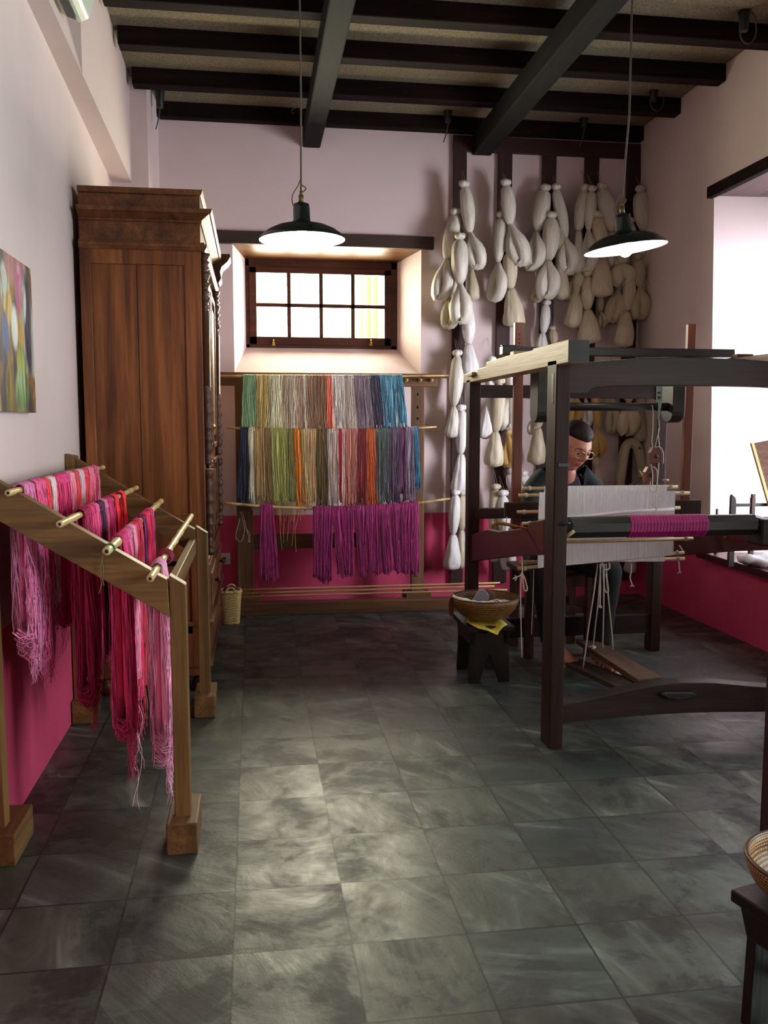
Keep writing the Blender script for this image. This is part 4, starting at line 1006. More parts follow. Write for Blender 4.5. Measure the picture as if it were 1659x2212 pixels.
HK = [
 # knot, waist, bottom, w upper, w lower, silk, style, Y, yaw, label
 ((1002, 403), (1016, 503), (1033, 584), 13, 19, 0, 'loop', F, .3, 'topmost hank on the first board, its loop end open to the right'),
 ((984, 463), (965, 560), (949, 652), 14, 20, 0, 'loop', HY, .3, 'hank on the far left of the first board swinging left'),
 ((993, 516), (994, 613), (993, 702), 16, 22, 0, 'loop', F - .03, 0, 'plump hank at the centre of the first board with an open loop'),
 ((1007, 495), (1018, 585), (1022, 650), 12, 12, 4, 'tassel', Bk, 0, 'narrow hank peeping out behind the centre one on the first board'),
 ((978, 585), (972, 640), (969, 712), 12, 18, 4, 'loop', Bk, .5, 'hank end showing low left behind the plump one on the first board'),
 ((1008, 660), (1012, 744), (1016, 812), 13, 17, 3, 'tassel', HY, 0, 'white hank ending at the corner of the loom beam'),
 ((1092, 400), (1102, 485), (1127, 577), 14, 22, 0, 'loop', F, .3, 'topmost hank on the second board, loop end open to the right'),
 ((1082, 469), (1077, 567), (1069, 654), 12, 21, 0, 'loop', HY, .9, 'hank hanging left of the second board, second from its top'),
 ((1100, 545), (1103, 625), (1111, 706), 15, 21, 1, 'tassel', HY, 0, 'long cream hank in the middle of the second board with a closed rounded end'),
 ((1178, 411), (1160, 500), (1150, 588), 16, 21, 0, 'loop', HY, .4, 'left one of the two hanks tied at the top of the third board'),
 ((1201, 409), (1221, 513), (1227, 596), 12, 22, 0, 'loop', HY, .3, 'right one of the two hanks tied at the top of the third board'),
 ((1191, 470), (1185, 562), (1180, 649), 17, 24, 0, 'loop', F, .1, 'big hank in front at the centre of the third board'),
 ((1202, 472), (1207, 560), (1214, 648), 12, 15, 4, 'tassel', Bk, 0, 'hank half hidden to the right of the big one on the third board'),
 ((1172, 560), (1165, 610), (1158, 654), 9, 14, 4, 'loop', Bk, .8, 'hank end half hidden to the left of the big one on the third board'),
 ((1264, 411), (1250, 498), (1246, 592), 14, 13, 0, 'tassel', HY, 0, 'leftmost of the three hanks tied at the top of the fourth board'),
 ((1279, 412), (1271, 498), (1268, 592), 11, 19, 0, 'loop', F, .9, 'middle one of the three hanks tied at the top of the fourth board'),
 ((1299, 408), (1318, 500), (1329, 585), 18, 20, 0, 'loop', HY, .4, 'wide rightmost hank tied at the top of the fourth board'),
 ((1290, 469), (1299, 557), (1297, 642), 14, 23, 1, 'tassel', F - .02, 0, 'pear-shaped hank in front on the fourth board beside the lamp'),
 ((1248, 560), (1240, 600), (1232, 650), 10, 14, 4, 'loop', Bk, .5, 'small hank end swinging left between the third and fourth boards'),
 ((1253, 590), (1246, 629), (1237, 709), 13, 19, 1, 'tassel', HY, 0, 'closed cream hank low on the left of the fourth board'),
 ((1270, 596), (1269, 671), (1272, 742), 13, 23, 1, 'tassel', F, 0, 'hank with a broad brushed end at the foot of the fourth board'),
 ((1296, 636), (1297, 672), (1300, 710), 7, 10, 4, 'loop', Bk, 0, 'thin hank end between the two broad low hanks of the fourth board'),
 ((1344, 545), (1343, 570), (1343, 620), 14, 26, 1, 'loop', F, 0, 'wide open loop of silk just under the tilted lamp'),
 ((1341, 600), (1336, 625), (1321, 700), 12, 20, 4, 'loop', HY, .2, 'twisted hank below the wide open loop under the lamp'),
 ((1360, 595), (1352, 673), (1344, 750), 13, 21, 1, 'tassel', F, 0, 'hank with a brushed end just above the loom at the fifth board'),
 ((1382, 414), (1393, 498), (1391, 583), 19, 21, 0, 'loop', HY, .3, 'topmost wide hank on the fifth board by the right wall'),
 ((1387, 545), (1394, 590), (1398, 652), 13, 17, 4, 'loop', HY, .4, 'hank of the fifth board touching the right wall'),
 ((1378, 560), (1382, 620), (1381, 692), 13, 20, 4, 'loop', F, .2, 'lowest open hank of the fifth board above the loom'),
 ((1363, 480), (1362, 530), (1362, 590), 10, 14, 4, 'loop', Bk, .4, 'hank behind the lamp shade left of the fifth board'),
 ((1181, 658), (1172, 721), (1165, 775), 10, 15, 3, 'tassel', HY, 0, 'small white hank tied low on the third board above the loom beam'),
 ((1193, 712), (1195, 745), (1195, 782), 8, 13, 1, 'tassel', HY, 0, 'stubby hank peeping over the loom beam on the third board'),
 ((988, 768), (981, 877), (973, 945), 14, 14, 0, 'tassel', HY, 0, 'long hank with a tassel end left of the loom, first below the gap'),
 ((997, 885), (996, 982), (989, 1066), 12, 16, 3, 'tassel', HY, 0, 'bright white hank just left of the rear loom post'),
 ((984, 1068), (979, 1156), (975, 1230), 11, 17, 3, 'tassel', F, 0, 'lowest long white hank on the first board reaching the red dado'),
 ((999, 1070), (997, 1145), (997, 1228), 10, 12, 1, 'tassel', HY, 0, 'cream hank beside the lowest white one, partly behind the loom post'),
 ((1062, 780), (1057, 859), (1046, 948), 11, 15, 3, 'tassel', HY, 0, 'white hank left in the gap between the loom posts'),
 ((1080, 828), (1070, 934), (1066, 1008), 13, 19, 1, 'tassel', F, 0, 'cream hank in the middle of the gap between the loom posts'),
 ((1097, 780), (1103, 848), (1096, 932), 11, 23, 0, 'loop', HY, 0, 'hank with a bulging open loop in the gap between the loom posts'),
 ((1098, 925), (1097, 940), (1099, 1012), 8, 15, 2, 'loop', Bk, .2, 'golden looped hank below the bulging one between the loom posts'),
 ((1071, 1056), (1066, 1150), (1072, 1216), 12, 15, 1, 'loop', HY, .3, 'long cream hank knotted over string, lower gap of the loom'),
 ((1087, 1070), (1090, 1160), (1098, 1234), 13, 16, 3, 'loop', F, .6, 'long white hank next to the cream one in the lower gap of the loom'),
 ((1106, 1022), (1110, 1060), (1114, 1105), 14, 13, 3, 'tassel', HY, 0, 'short white hank behind the reddish beater upright'),
 ((1132, 1026), (1133, 1050), (1132, 1084), 10, 8, 3, 'tassel', Bk, 0, 'small white hank beside the weaver shoulder'),
 ((1152, 822), (1150, 835), (1148, 862), 8, 13, 3, 'loop', HY, .2, 'small white ring of silk just left of the front loom post'),
 ((1158, 850), (1152, 900), (1150, 940), 8, 12, 0, 'loop', HY, .4, 'looped hank beside the rounded loom board'),
 ((1165, 870), (1162, 925), (1158, 1004), 12, 18, 4, 'tassel', F, 0, 'beige hank above the weaver shoulder left of the front loom post'),
 ((1243, 800), (1243, 855), (1240, 912), 9, 15, 2, 'loop', HY, .3, 'golden hank just above the weaver head'),
 ((1264, 800), (1265, 862), (1268, 925), 8, 10, 3, 'loop', HY, .5, 'thin white hank right of the golden one above the weaver'),
 ((1284, 840), (1290, 927), (1294, 988), 9, 15, 2, 'loop', F, .1, 'yellow golden hank to the right of the weaver head'),
 ((1325, 800), (1322, 860), (1320, 938), 12, 15, 4, 'loop', HY, .2, 'dull beige hank right of the yellow golden one'),
 ((1357, 820), (1358, 868), (1353, 943), 14, 24, 1, 'loop', F, 0, 'broad cream hank with a dark open loop behind the roller bar'),
 ((1384, 830), (1385, 889), (1382, 954), 11, 14, 4, 'tassel', HY, 0, 'beige hank partly behind the rear right loom post'),
 ((1288, 985), (1290, 1010), (1295, 1075), 9, 13, 1, 'tassel', Bk, 0, 'pale hank behind the weaver right shoulder'),
 ((1357, 1150), (1359, 1190), (1361, 1236), 10, 13, 3, 'tassel', HY, 0, 'white hank end peeping out below the heddle curtain'),
]
for i, (k, c, bt, w1_, w2_, si, stl, Y_, yw, lb) in enumerate(HK):
    hank((k, c, bt), w1_, w2_, SILK[si], lb, Y=Y_, style=stl, yaw=yw, seed=20 + i, string=(i not in (3, 4, 12, 13, 18, 21, 22, 28, 38, 42, 43)))
# the big doubled skein hung like an upside-down U
q = thing('silk_hank', tuple(at(1363, 1120, Y=HY)), 'large beige skein doubled over a peg like an upside-down U, right of the weaver', 'hank of silk', 'undyed silk hanks on the wall boards')
mb = MB(); pp = [at(x, y, Y=HY) for x, y in ((1334, 1120), (1338, 1060), (1345, 1000), (1352, 966), (1364, 956), (1376, 966), (1384, 1000), (1390, 1060), (1396, 1120))]
sp = spline(pp, 4); mb.hank(sp, [.044 - .012 * math.exp(-((i - len(sp) / 2) / 5) ** 2) for i in range(len(sp))], [.035] * len(sp), seed=5, n=26, groove=.08, side=(0, 1, 0)); mb.build('bundle', SILK[4], q)
mb = MB().lathe([(.008, -.12), (.008, 0)], (at(1364, 965, Y=YB).x, YB - .03, at(1364, 968, Y=HY).z), n=8, axis='Y').build('peg', m_hr, q)
# ================================================================= LOOM
m_lo = wood('loom_wood', (36, 20, 17), (66, 38, 32), 'Z', rough=.55, scale=.6, spec=.22)
m_loX = wood('loom_wood_cross', (34, 22, 21), (60, 42, 41), 'X', rough=.5, scale=.6, spec=.25)
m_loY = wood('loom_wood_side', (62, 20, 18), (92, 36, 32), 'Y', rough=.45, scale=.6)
m_loP = wood('lit_loom_beam_wood', (132, 104, 62), (188, 158, 104), 'Y', rough=.5, scale=.5)  # light falling on the left beam is put into this pale colour
m_red = wood('reddish_batten_wood', (84, 36, 20), (128, 64, 38), 'Z', rough=.45, scale=.7)
m_bl = wood('black_loom_wood', (24, 22, 20), (48, 42, 38), 'X', rough=.45, scale=.7)
m_stick = plain('cane_stick', (196, 168, 118), rough=.5, var=.15, scale=30)
m_rope = plain('white_rope', (206, 198, 184), rough=.8, var=.1)
m_iron = plain('iron', (70, 70, 72), rough=.4, metal=.8)
L = thing('hand_loom', (1.75, 4.06, 0), 'large dark wooden four-post hand loom with a weaver seated behind it', 'loom')
LX0, LX1, RX0, RX1 = 1.171, 1.229, 2.262, 2.322
FY0, FY1, BY0, BY1 = 3.323, 3.435, 4.716, 4.80
for nm, x0, x1, y0, y1, z in (('front', LX0, LX1, FY0, FY1, 1.572), ('front', RX0, RX1, FY0, FY1, 1.572), ('back', LX0, LX1 + .004, BY0, BY1, 1.56), ('back', RX0, RX1, BY0, BY1, 1.56)):
    pst = MB().box((x0, y0, 0), (x1, y1, z)).build('post', m_lo, L, bevel=.005)
    if nm == 'front' and x0 == LX0:
        MB().box((x0 - .001, y0 + .03, 1.40), (x0 + .002, y0 + .055, 1.52)).build('mortise', m_blk, pst)
        MB().box((x0 + .012, y0 - .004, 1.150), (x1 + .002, y0 + .001, 1.168)).build('metal_band', m_iron, pst, bevel=.002)
        MB().tube([(x0 + .035, y0 - .012, .925), (x0 + .05, y0 - .02, .93), (x0 + .062, y0 - .018, .928)], .006, 8).tube([(x0 + .02, y0 + .01, .925), (x0 + .04, y0 - .012, .925)], .005, 8).build('iron_hook', m_iron, pst)
for x0 in (LX0, RX0):
    # upper side beam resting on the posts, with the saw cuts and pegs of long use
    x1 = x0 + .082
    zt, zb = 1.636, 1.550
    top = [(3.2, zt), (3.62, zt), (3.63, zt - .006), (3.9, zt - .004), (3.905, zt + .012), (3.96, zt + .012), (3.965, zt - .002), (4.38, zt - .006), (4.39, zt - .028), (4.52, zt - .03), (4.53, zt - .045), (4.6, zt - .036), (4.66, zt - .05), (4.72, zt - .04), (4.86, zt - .044)]
    bt = [(4.86, zb - .008), (3.2, zb)]
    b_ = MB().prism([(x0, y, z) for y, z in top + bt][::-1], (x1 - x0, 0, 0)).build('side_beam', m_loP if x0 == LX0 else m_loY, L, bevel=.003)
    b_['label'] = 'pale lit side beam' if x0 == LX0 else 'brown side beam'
    MB().box((x0 - .02, 4.60, 1.572), (x0 + .02, 4.70, 1.592)).build('wedge', m_loP, b_, bevel=.003)
    MB().box((x0 - .001, 3.1965, zb + .001), (x1 + .0, 3.1995, zt - .001)).build('end_grain', m_bl, b_)
# arched front beam
PX = lambda l, y: [tuple(at(a, b2, Y=y)) for a, b2 in l]
arch_t = [(1216, 789), (1270, 782), (1330, 777), (1400, 773), (1475, 772), (1560, 776), (1659, 785)]
arch_b = [(1659, 850), (1600, 843), (1540, 836), (1480, 833), (1400, 833), (1330, 834), (1285, 837), (1276, 841), (1268, 850), (1216, 851)]
def arch(y):
    T = [at(a, b2, Y=y) for a, b2 in arch_t]; B = [at(a, b2, Y=y) for a, b2 in arch_b]
    xm = (LX1 + RX0) / 2
    T = [p for p in T if p.x <= xm + .3]; 
    tz = [(p.x, p.z) for p in T if p.x < xm] ; bz = [(p.x, p.z) for p in B if p.x < xm]
    full = tz + [(2 * xm - x, z) for x, z in tz[::-1]] + [(2 * xm - x, z) for x, z in bz[::-1]] + bz
    return full
A = arch(FY0 + .01)
MB().prism([(x, FY0 + .01, z) for x, z in A], (0, .075, 0)).build('arched_beam', m_loX, L, bevel=.003)
# low front beam with a tenon
xs = [1.225, 1.34, 1.5, 1.64, 1.75, 1.9, 2.05, 2.27]
tz = [.178, .192, .222, .243, .248, .24, .22, .195]; bz = [.10, .105, .112, .115, .116, .113, .106, .10]
MB().prism([(x, 3.345, z) for x, z in zip(xs, tz)] + [(x, 3.345, z) for x, z in list(zip(xs, bz))[::-1]], (0, .075, 0)).build('low_front_beam', m_loX, L, bevel=.003)
MB().prism([tuple(at(a, b2, Y=3.32)) for a, b2 in ((1428, 1500), (1436, 1496), (1498, 1496), (1506, 1501), (1498, 1507), (1470, 1513), (1445, 1510))], (0, .03, 0)).build('tenon', m_bl, L, bevel=.003)
MB().box((LX1 - .02, BY0 + .015, .105), (RX0 + .02, BY0 + .06, .216)).build('low_back_beam', m_loX, L, bevel=.003)
MB().box((LX1 - .02, BY0 + .015, 1.46), (RX0 + .02, BY0 + .06, 1.53)).build('top_back_beam', m_loX, L, bevel=.003)
# side rails
ro = [(1174, 1122.6), (1143, 1127.3), (1138, 1140), (1077, 1148.5), (1052, 1143.8), (1004, 1150), (1003, 1205), (1105, 1201.8), (1174, 1198.6)]
pr = [at(a, b2, X=LX0 + .012) for a, b2 in ro]
for dx in (0, RX0 - LX0):
    MB().prism([(p.x + dx, min(max(p.y, FY1 - .005), BY0 + .01), p.z) for p in pr], (.04, 0, 0)).build('side_rail', m_loY, L, bevel=.003)
# beater: top bar, two uprights, lower rail
bt_ = MB().box((1.195, 4.165, 1.652), (2.40, 4.225, 1.692)).box((1.195, 4.18, 1.692), (1.28, 4.21, 1.70)).build('beater_bar', m_bl, L, bevel=.003)
for px0, px1, pt in ((1106, 1125, 697), (1473, 1490, 700)):
    a, b2 = at(px0, 1000, Y=4.2).x, at(px1, 1000, Y=4.2).x; zt = at(px0, pt, Y=4.2).z
    u = MB().box((a, 4.18, .80), (b2, 4.21, zt)).build('beater_upright', m_red, L, bevel=.003)
    hm = MB()
    for z in (1.75, 1.73, 1.71): hm.lathe([(.004, -.002), (.004, 0)], ((a + b2) / 2, 4.18, z), n=8, axis='Y')
    hm.build('pin_hole', m_blk, u); u.children[0]['kind'] = 'stuff'
MB().box((1.213, 4.14, .858), (2.238, 4.175, .935)).build('beater_rail', m_lo, L, bevel=.004)
MB().box((1.25, 4.145, .79), (2.2, 4.215, .80)).build('beater_sill', m_red, L, bevel=.003)
# heddle roller between two round-ended boards
for a, b2, zt in ((1.288, 1.345, 1.58), (1.945, 2.005, 1.58)):
    pts = [(a, 3.90, zt), (a, 3.90, 1.375)] + [(a, 3.96 - .06 * math.cos(t), 1.375 - .05 * math.sin(t)) for t in [PI * i / 8 for i in range(1, 8)]] + [(a, 4.02, 1.375), (a, 4.02, zt)]
    MB().prism(pts, (b2 - a, 0, 0)).build('roller_board', m_bl, L, bevel=.003)
MB().box((1.25, 3.93, 1.56), (2.28, 3.99, 1.60)).build('roller_hanger', m_bl, L, bevel=.003)
MB().tube([(1.34, 3.95, 1.399), (1.95, 3.95, 1.399)], .0195, 14).build('roller', m_bl, L)
# warp beam (eight sided) with the magenta winding
def octo(mb, x0, x1, y, z, r, mi=0, tw=PI / 8):
    return mb.tube([(x0, y, z), (x1, y, z)], r, 8, smooth=False, mi=mi) if False else mb.prism([(x0, y + r * math.cos(tw + k * PI / 4), z + r * math.sin(tw + k * PI / 4)) for k in range(8)], (x1 - x0, 0, 0), mi=mi)
WY, WZ = 3.50, .888
wbm = octo(MB(), 1.30, 2.13, WY, WZ, .047)
wbm.tube([(1.24, WY, WZ), (1.302, WY, WZ)], [.026, .046], 8, smooth=False)
wbm.tube([(1.19, WY, WZ), (1.24, WY, WZ)], .022, 10); wbm.tube([(2.128, WY, WZ), (2.20, WY, WZ)], [.046, .026], 8, smooth=False); wbm.tube([(2.2, WY, WZ), (2.29, WY, WZ)], .022, 10)
wb_ = wbm.build('warp_beam', m_bl, L, bevel=.002)
mg = MB(); nW = 24; x0, x1 = 1.556, 1.905
for k in range(nW):
    a = lerp(x0, x1, k / nW); d = (x1 - x0) / nW
    mg.prism([(a + .004 * math.sin(PI / 8 + j * PI / 4), WY + .0495 * math.cos(PI / 8 + j * PI / 4), WZ + .0495 * math.sin(PI / 8 + j * PI / 4)) for j in range(8)], (d * .94, 0, 0))
mg.build('magenta_winding', plain('magenta_warp', (156, 18, 100), rough=.6, var=.15, scale=60), L, bevel=.002)
MB().box((2.14, 3.44, .80), (2.28, 3.56, .915)).build('beam_block', m_bl, L, bevel=.008)
st_ = MB(); st_.tube([at(1219, 1163, Y=3.44), at(1240, 1147, Y=3.42)], .008, 8); st_.build('locking_peg', m_stick, L)
MB().lathe([(.010, -.003), (.008, .0)], (at(1567, 1161, X=RX0 + .012).x - .001, at(1567, 1161, X=RX0 + .012).y, at(1567, 1161, X=RX0 + .012).z), n=5, axis='X').build('brass_nail', m_brass, L)
# warp threads from the beam through the heddles to the cloth side
mb = MB(); rr = random.Random(9)
for k in range(110):
    x = lerp(1.56, 1.90, k / 109); mb.tube([(x, WY + .02, WZ + .046), (lerp(x, 1.65, .0), 3.96, .875), (x, 4.1, .872), (x, 4.55, .86)], .0006, 3, caps=False)
mb.build('warp_threads', ym((196, 150, 190)), L)
MB().tube([(1.24, 4.62, .70), (2.26, 4.62, .70)], .035, 14).build('cloth_beam', m_lo, L)
MB().box((1.56, 4.55, .858), (1.90, 4.66, .862)).box((1.56, 4.655, .70), (1.90, 4.66, .862)).build('woven_cloth', yarn_mat('mauve_cloth', (186, 150, 180)), L)
MB().box((1.2, 4.64, .80), (2.29, 4.69, .856)).build('breast_beam', m_lo, L, bevel=.003)

# heddle curtains hung between cane sticks
def heddle_mat():
    m, nt, b = new_mat('heddle_thread')
    v = coords(nt, (420, 420, 3)); n = N(nt, 'ShaderNodeTexNoise', i_Scale=1.0, i_Detail=3.0); nt.links.new(v, n.inputs['Vector'])
    r = ramp(nt, [lin((226, 223, 228)), lin((240, 239, 243)), lin((248, 248, 250))], [.3, .5, .7]); nt.links.new(n.outputs['Fac'], r.inputs['Fac'])
    nt.links.new(r.outputs['Color'], b.inputs['Base Color']); b.inputs['Roughness'].default_value = .7
    bump(nt, b, n.outputs['Fac'], .5, .003); return m
m_hed = heddle_mat()
def curtain(y, x0, x1, zt, zb, seed, zbr=None):
    rr = random.Random(seed); mb = MB(); n = 150; cols = []; zbr = zb if zbr is None else zbr
    rows = 6
    for i in range(n + 1):
        x = lerp(x0, x1, i / n); o = rr.gauss(0, .0012) + .002 * math.sin(i * .21 + seed); cols.append([(x + rr.gauss(0, .0006), y + o * .4 + .006 * math.sin(PI * j / rows), lerp(zt, lerp(zb, zbr, i / n), j / rows)) for j in range(rows + 1)])
    vs = [p for c in cols for p in c] + [(p[0], p[1] + .005, p[2]) for c in cols for p in c]
    R_ = rows + 1; o = len(cols) * R_
    fs = []
    for i in range(n):
        for j in range(rows):
            a = i * R_ + j; fs.append((a, a + 1, a + R_ + 1, a + R_)); fs.append((o + a, o + a + R_, o + a + R_ + 1, o + a + 1))
    for j in range(rows): fs.append((j, o + j, o + j + 1, j + 1)); a = n * R_ + j; fs.append((a, a + 1, o + a + 1, o + a))
    mb._add(vs, fs); return mb
def stick(y, z, x0, x1, tie=True, dz=0):
    s = MB().tube([(x0, y, z + dz), (lerp(x0, x1, .5), y, z + dz / 2 - .001), (x1, y, z)], .0085, 10).build('heddle_stick', m_stick, L)
    if tie:
        for x in (x0 + .035, x1 - .035): 
            mb = MB()
            for k in range(3): mb.tube(circ((x + (k - 1) * .004, y, z + (dz if x < 1.6 else 0)), .0105, 'X', 8), .002, 4, caps=False)
            mb.build('string_tie', m_rope, s); s.children[-1]['kind'] = 'stuff'
    return s
curtain(3.942, 1.318, 1.995, 1.0, .642, 1, .690).build('heddle_curtain', m_hed, L)
curtain(4.022, 1.37, 1.99, 1.023, .66, 2, .645).build('heddle_curtain', m_hed, L)
stick(3.955, .988, 1.222, 2.07, dz=-.002); stick(4.035, 1.012, 1.265, 2.05)
stick(3.90, .871, 1.225, 2.03, dz=-.012); stick(4.07, .905, 1.25, 2.085, dz=-.01)
stick(3.925, .770, 1.24, 2.082, dz=-.004); stick(3.955, .698, 1.222, 2.055, dz=-.058); stick(4.035, .655, 1.25, 2.10)
# diagonal lower hem seen across the front curtain
mb = MB(); mb.tube([(1.318, 3.945, .872), (1.5, 3.945, .880), (1.75, 3.945, .902), (1.99, 3.945, .912)], .007, 8); mb.build('lease_hem', m_hed, L)
# rope, tape and pulley blocks
def P(a, b2, y=3.93): return at(a, b2, Y=y)
tp = MB(); tp.prism([P(1419, 820), P(1432, 820), P(1430, 868), P(1418, 868)], (0, .002, 0)); tp.prism([P(1422, 868), P(1430, 868), P(1424, 905), P(1421, 905)], (0, .002, 0))
tp.build('grey_tape', plain('grey_tape', (120, 132, 132), rough=.4), L)
MB().box(tuple(P(1423, 822, 3.927)), tuple(P(1427, 828, 3.929))).box(tuple(P(1420, 846, 3.927)), tuple(P(1427, 850, 3.929))).box(tuple(P(1421, 856, 3.927)), tuple(P(1427, 862, 3.929))).build('tape_mark', m_blk, L)
for (x0, y0, x1, y1, dd) in ((1405, 966, 1430, 1001, 0), (1394, 1008, 1419, 1042, .04)):
    a, b2 = P(x0, y1, 3.94 + dd), P(x1, y0, 3.94 + dd); w_ = b2.x - a.x; h_ = b2.z - a.z
    pts = [(a.x, a.y, a.z), (b2.x, a.y, a.z), (b2.x, a.y, b2.z - h_ * .3), (b2.x - w_ * .25, a.y, b2.z), (a.x + w_ * .25, a.y, b2.z), (a.x, a.y, b2.z - h_ * .35)]
    blk = MB().prism(pts, (0, .035, 0)).build('pulley_block', m_red, L, bevel=.002)
    MB().tube([(a.x + w_ * .5, a.y - .003, a.z + h_ * .45), (a.x + w_ * .5, a.y + .038, a.z + h_ * .45)], .011, 12).build('pulley_wheel', m_bl, blk)
rp = MB()
def rope(l, y=3.925, r=.0022): rp.tube(spline([P(a, b2, y) for a, b2 in l], 5), r, 5)
rope([(1423, 905), (1424, 925), (1421, 940), (1415, 966)]); rope([(1423, 925), (1422, 940), (1425, 968)]); rope([(1415, 966), (1425, 966), (1432, 976), (1433, 995), (1432, 1002)])
rope([(1406, 1002), (1407, 1008), (1410, 1025), (1409, 1050)]); rope([(1411, 1008), (1419, 1016), (1420, 1040), (1418, 1060), (1416, 1085), (1417, 1100)]); rope([(1423, 1000), (1421, 1030), (1417, 1058)])
rope([(1405, 1040), (1404, 1055), (1408, 1062), (1418, 1060), (1424, 1055), (1421, 1051), (1416, 1055)])
rope([(1408, 875), (1411, 890), (1410, 930), (1408, 955), (1410, 968)]); rope([(1417, 1082), (1410, 1090), (1418, 1098), (1414, 1110), (1417, 1116)], r=.003)
rp.build('hanging_rope', m_rope, L); 
MB().tube(spline([P(1398, 1034, 4.1), P(1383, 1036, 4.1), P(1368, 1046, 4.1), P(1350, 1060, 4.1)], 6), .012, 8).build('bent_lever', m_bl, L)
MB().tube([P(1381, 1016, 4.05), P(1389, 1030, 4.05)], .003, 6).build('pin', m_stick, L)
MB().tube([P(1431, 1037, 4.1), P(1445, 1037, 4.1)], .005, 8).build('pin', m_stick, L)
# treadles and their cords
def tread(pts, th):
    a = [Vector(p) for p in pts]; return MB().hexa([p - Vector((0, 0, th)) for p in a] + a)
tread([at(1377, 1467, Y=3.42), at(1430, 1462, Y=3.43), at(1293, 1384, Y=4.45), at(1243, 1380, Y=4.47)], .026).build('treadle', wood('treadle_wood', (62, 42, 28), (108, 78, 52), 'Y', rough=.6, scale=.7), L, bevel=.003)
tread([(1.53, 3.42, .205), (1.62, 3.42, .225), (1.70, 4.36, .075), (1.60, 4.38, .065)], .026).build('treadle', wood('treadle_wood_dark', (44, 34, 26), (78, 60, 46), 'Y', rough=.6, scale=.7), L, bevel=.003)
def cord(l, r=.0035, name='treadle_cord'):
    MB().tube(spline([at(a, b2, Y=y) for a, b2, y in l], 5), r, 6).build(name, m_rope, L)
cord([(1291, 1218, 3.95), (1283, 1280, 3.95), (1272, 1350, 4.0), (1259, 1448, 4.05)])
cord([(1298, 1218, 3.95), (1292, 1300, 4.0), (1286, 1350, 4.1), (1281, 1398, 4.2)])
cord([(1305, 1218, 3.95), (1304, 1300, 4.0), (1303, 1350, 4.1), (1302, 1402, 4.2), (1310, 1406, 4.2), (1320, 1407, 4.2), (1325, 1413, 4.15)])
cord([(1309, 1218, 3.95), (1313, 1280, 4.0), (1320, 1350, 4.1), (1325, 1412, 4.15)])
cord([(1296, 1218, 3.93), (1297, 1260, 3.93), (1296, 1305, 3.93), (1294, 1311, 3.93), (1299, 1312, 3.93), (1296, 1306, 3.93)], .003)
cord([(1300, 1216, 3.92), (1306, 1230, 3.92), (1316, 1228, 3.92), (1316, 1216, 3.92)], .004); cord([(1304, 1218, 3.92), (1303, 1240, 3.92), (1306, 1272, 3.92), (1312, 1281, 3.92), (1314, 1272, 3.92), (1309, 1240, 3.92)], .003)
cord([(1272, 1398, 4.2), (1280, 1396, 4.18), (1286, 1398, 4.18), (1280, 1401, 4.17)], .005)
cord([(1253, 1449, 4.05), (1260, 1447, 4.05), (1268, 1452, 4.04)], .005)
def tassel(l):
    cord(l, .003, 'tie_cord'); a, b2, y = l[-1]; mb = MB(); e = at(a, b2, Y=y); rr = random.Random(a)
    for k in range(10): mb.tube([e, e + Vector((rr.uniform(-.012, .012), 0, rr.uniform(-.014, -.006)))], .0016, 4)
    mb.build('frayed_end', m_rope, L)
tassel([(1364, 1218, 3.93), (1363, 1235, 3.93), (1361, 1248, 3.93), (1365, 1262, 3.93)]); tassel([(1466, 1213, 3.93), (1467, 1222, 3.93), (1468, 1234, 3.93)])
cord([(1467, 1178, 3.9), (1471, 1184, 3.9), (1474, 1189, 3.9)], .0035)
cord([(1126, 1200, 3.93), (1128, 1225, 3.93), (1127, 1240, 3.93), (1118, 1246, 3.93), (1112, 1248, 3.93), (1108, 1251, 3.93)], .0028, 'tie_cord')
cord([(1127, 1236, 3.93), (1125, 1262, 3.93), (1125, 1320, 3.95), (1127, 1420, 4.0)], .0025, 'tie_cord'); cord([(1129, 1240, 3.93), (1130, 1262, 3.93), (1134, 1276, 3.93), (1139, 1272, 3.93), (1134, 1252, 3.93), (1129, 1240, 3.93)], .003, 'tie_cord')
cord([(1112, 1243, 3.93), (1116, 1249, 3.93), (1112, 1254, 3.93)], .0028, 'tie_cord')
cord([(1153, 1225, 3.96), (1151, 1300, 4.0), (1148, 1370, 4.0)], .0013, 'tie_cord')
cord([(1095, 1117, 4.1), (1093, 1130, 4.1), (1090, 1148, 4.1)], .003, 'tie_cord')

# curved glossy stick lying on the side rail
m_gl = plain('glossy_cane', (132, 88, 40), rough=.18, var=.15, scale=20)
o = MB().tube(spline([at(x, y, Y=3.72) for x, y in ((1067, 1141), (1066, 1134), (1076, 1130), (1092, 1132), (1112, 1137), (1136, 1141))], 6), [.008] * 20 + [.0075] * 6 + [.006] * 5, 10).build('curved_stick', m_gl)
tag(o, 'glossy bent brown stick resting across the left side rail of the loom', 'stick')

# wide upright of another frame at the right edge of the view
o = MB().box((1.298, 1.96, 0), (1.375, 2.04, 1.62)).build('wooden_upright', m_lo, bevel=.004)
tag(o, 'dark reddish-brown wooden upright at the right edge behind the near stool', 'post')

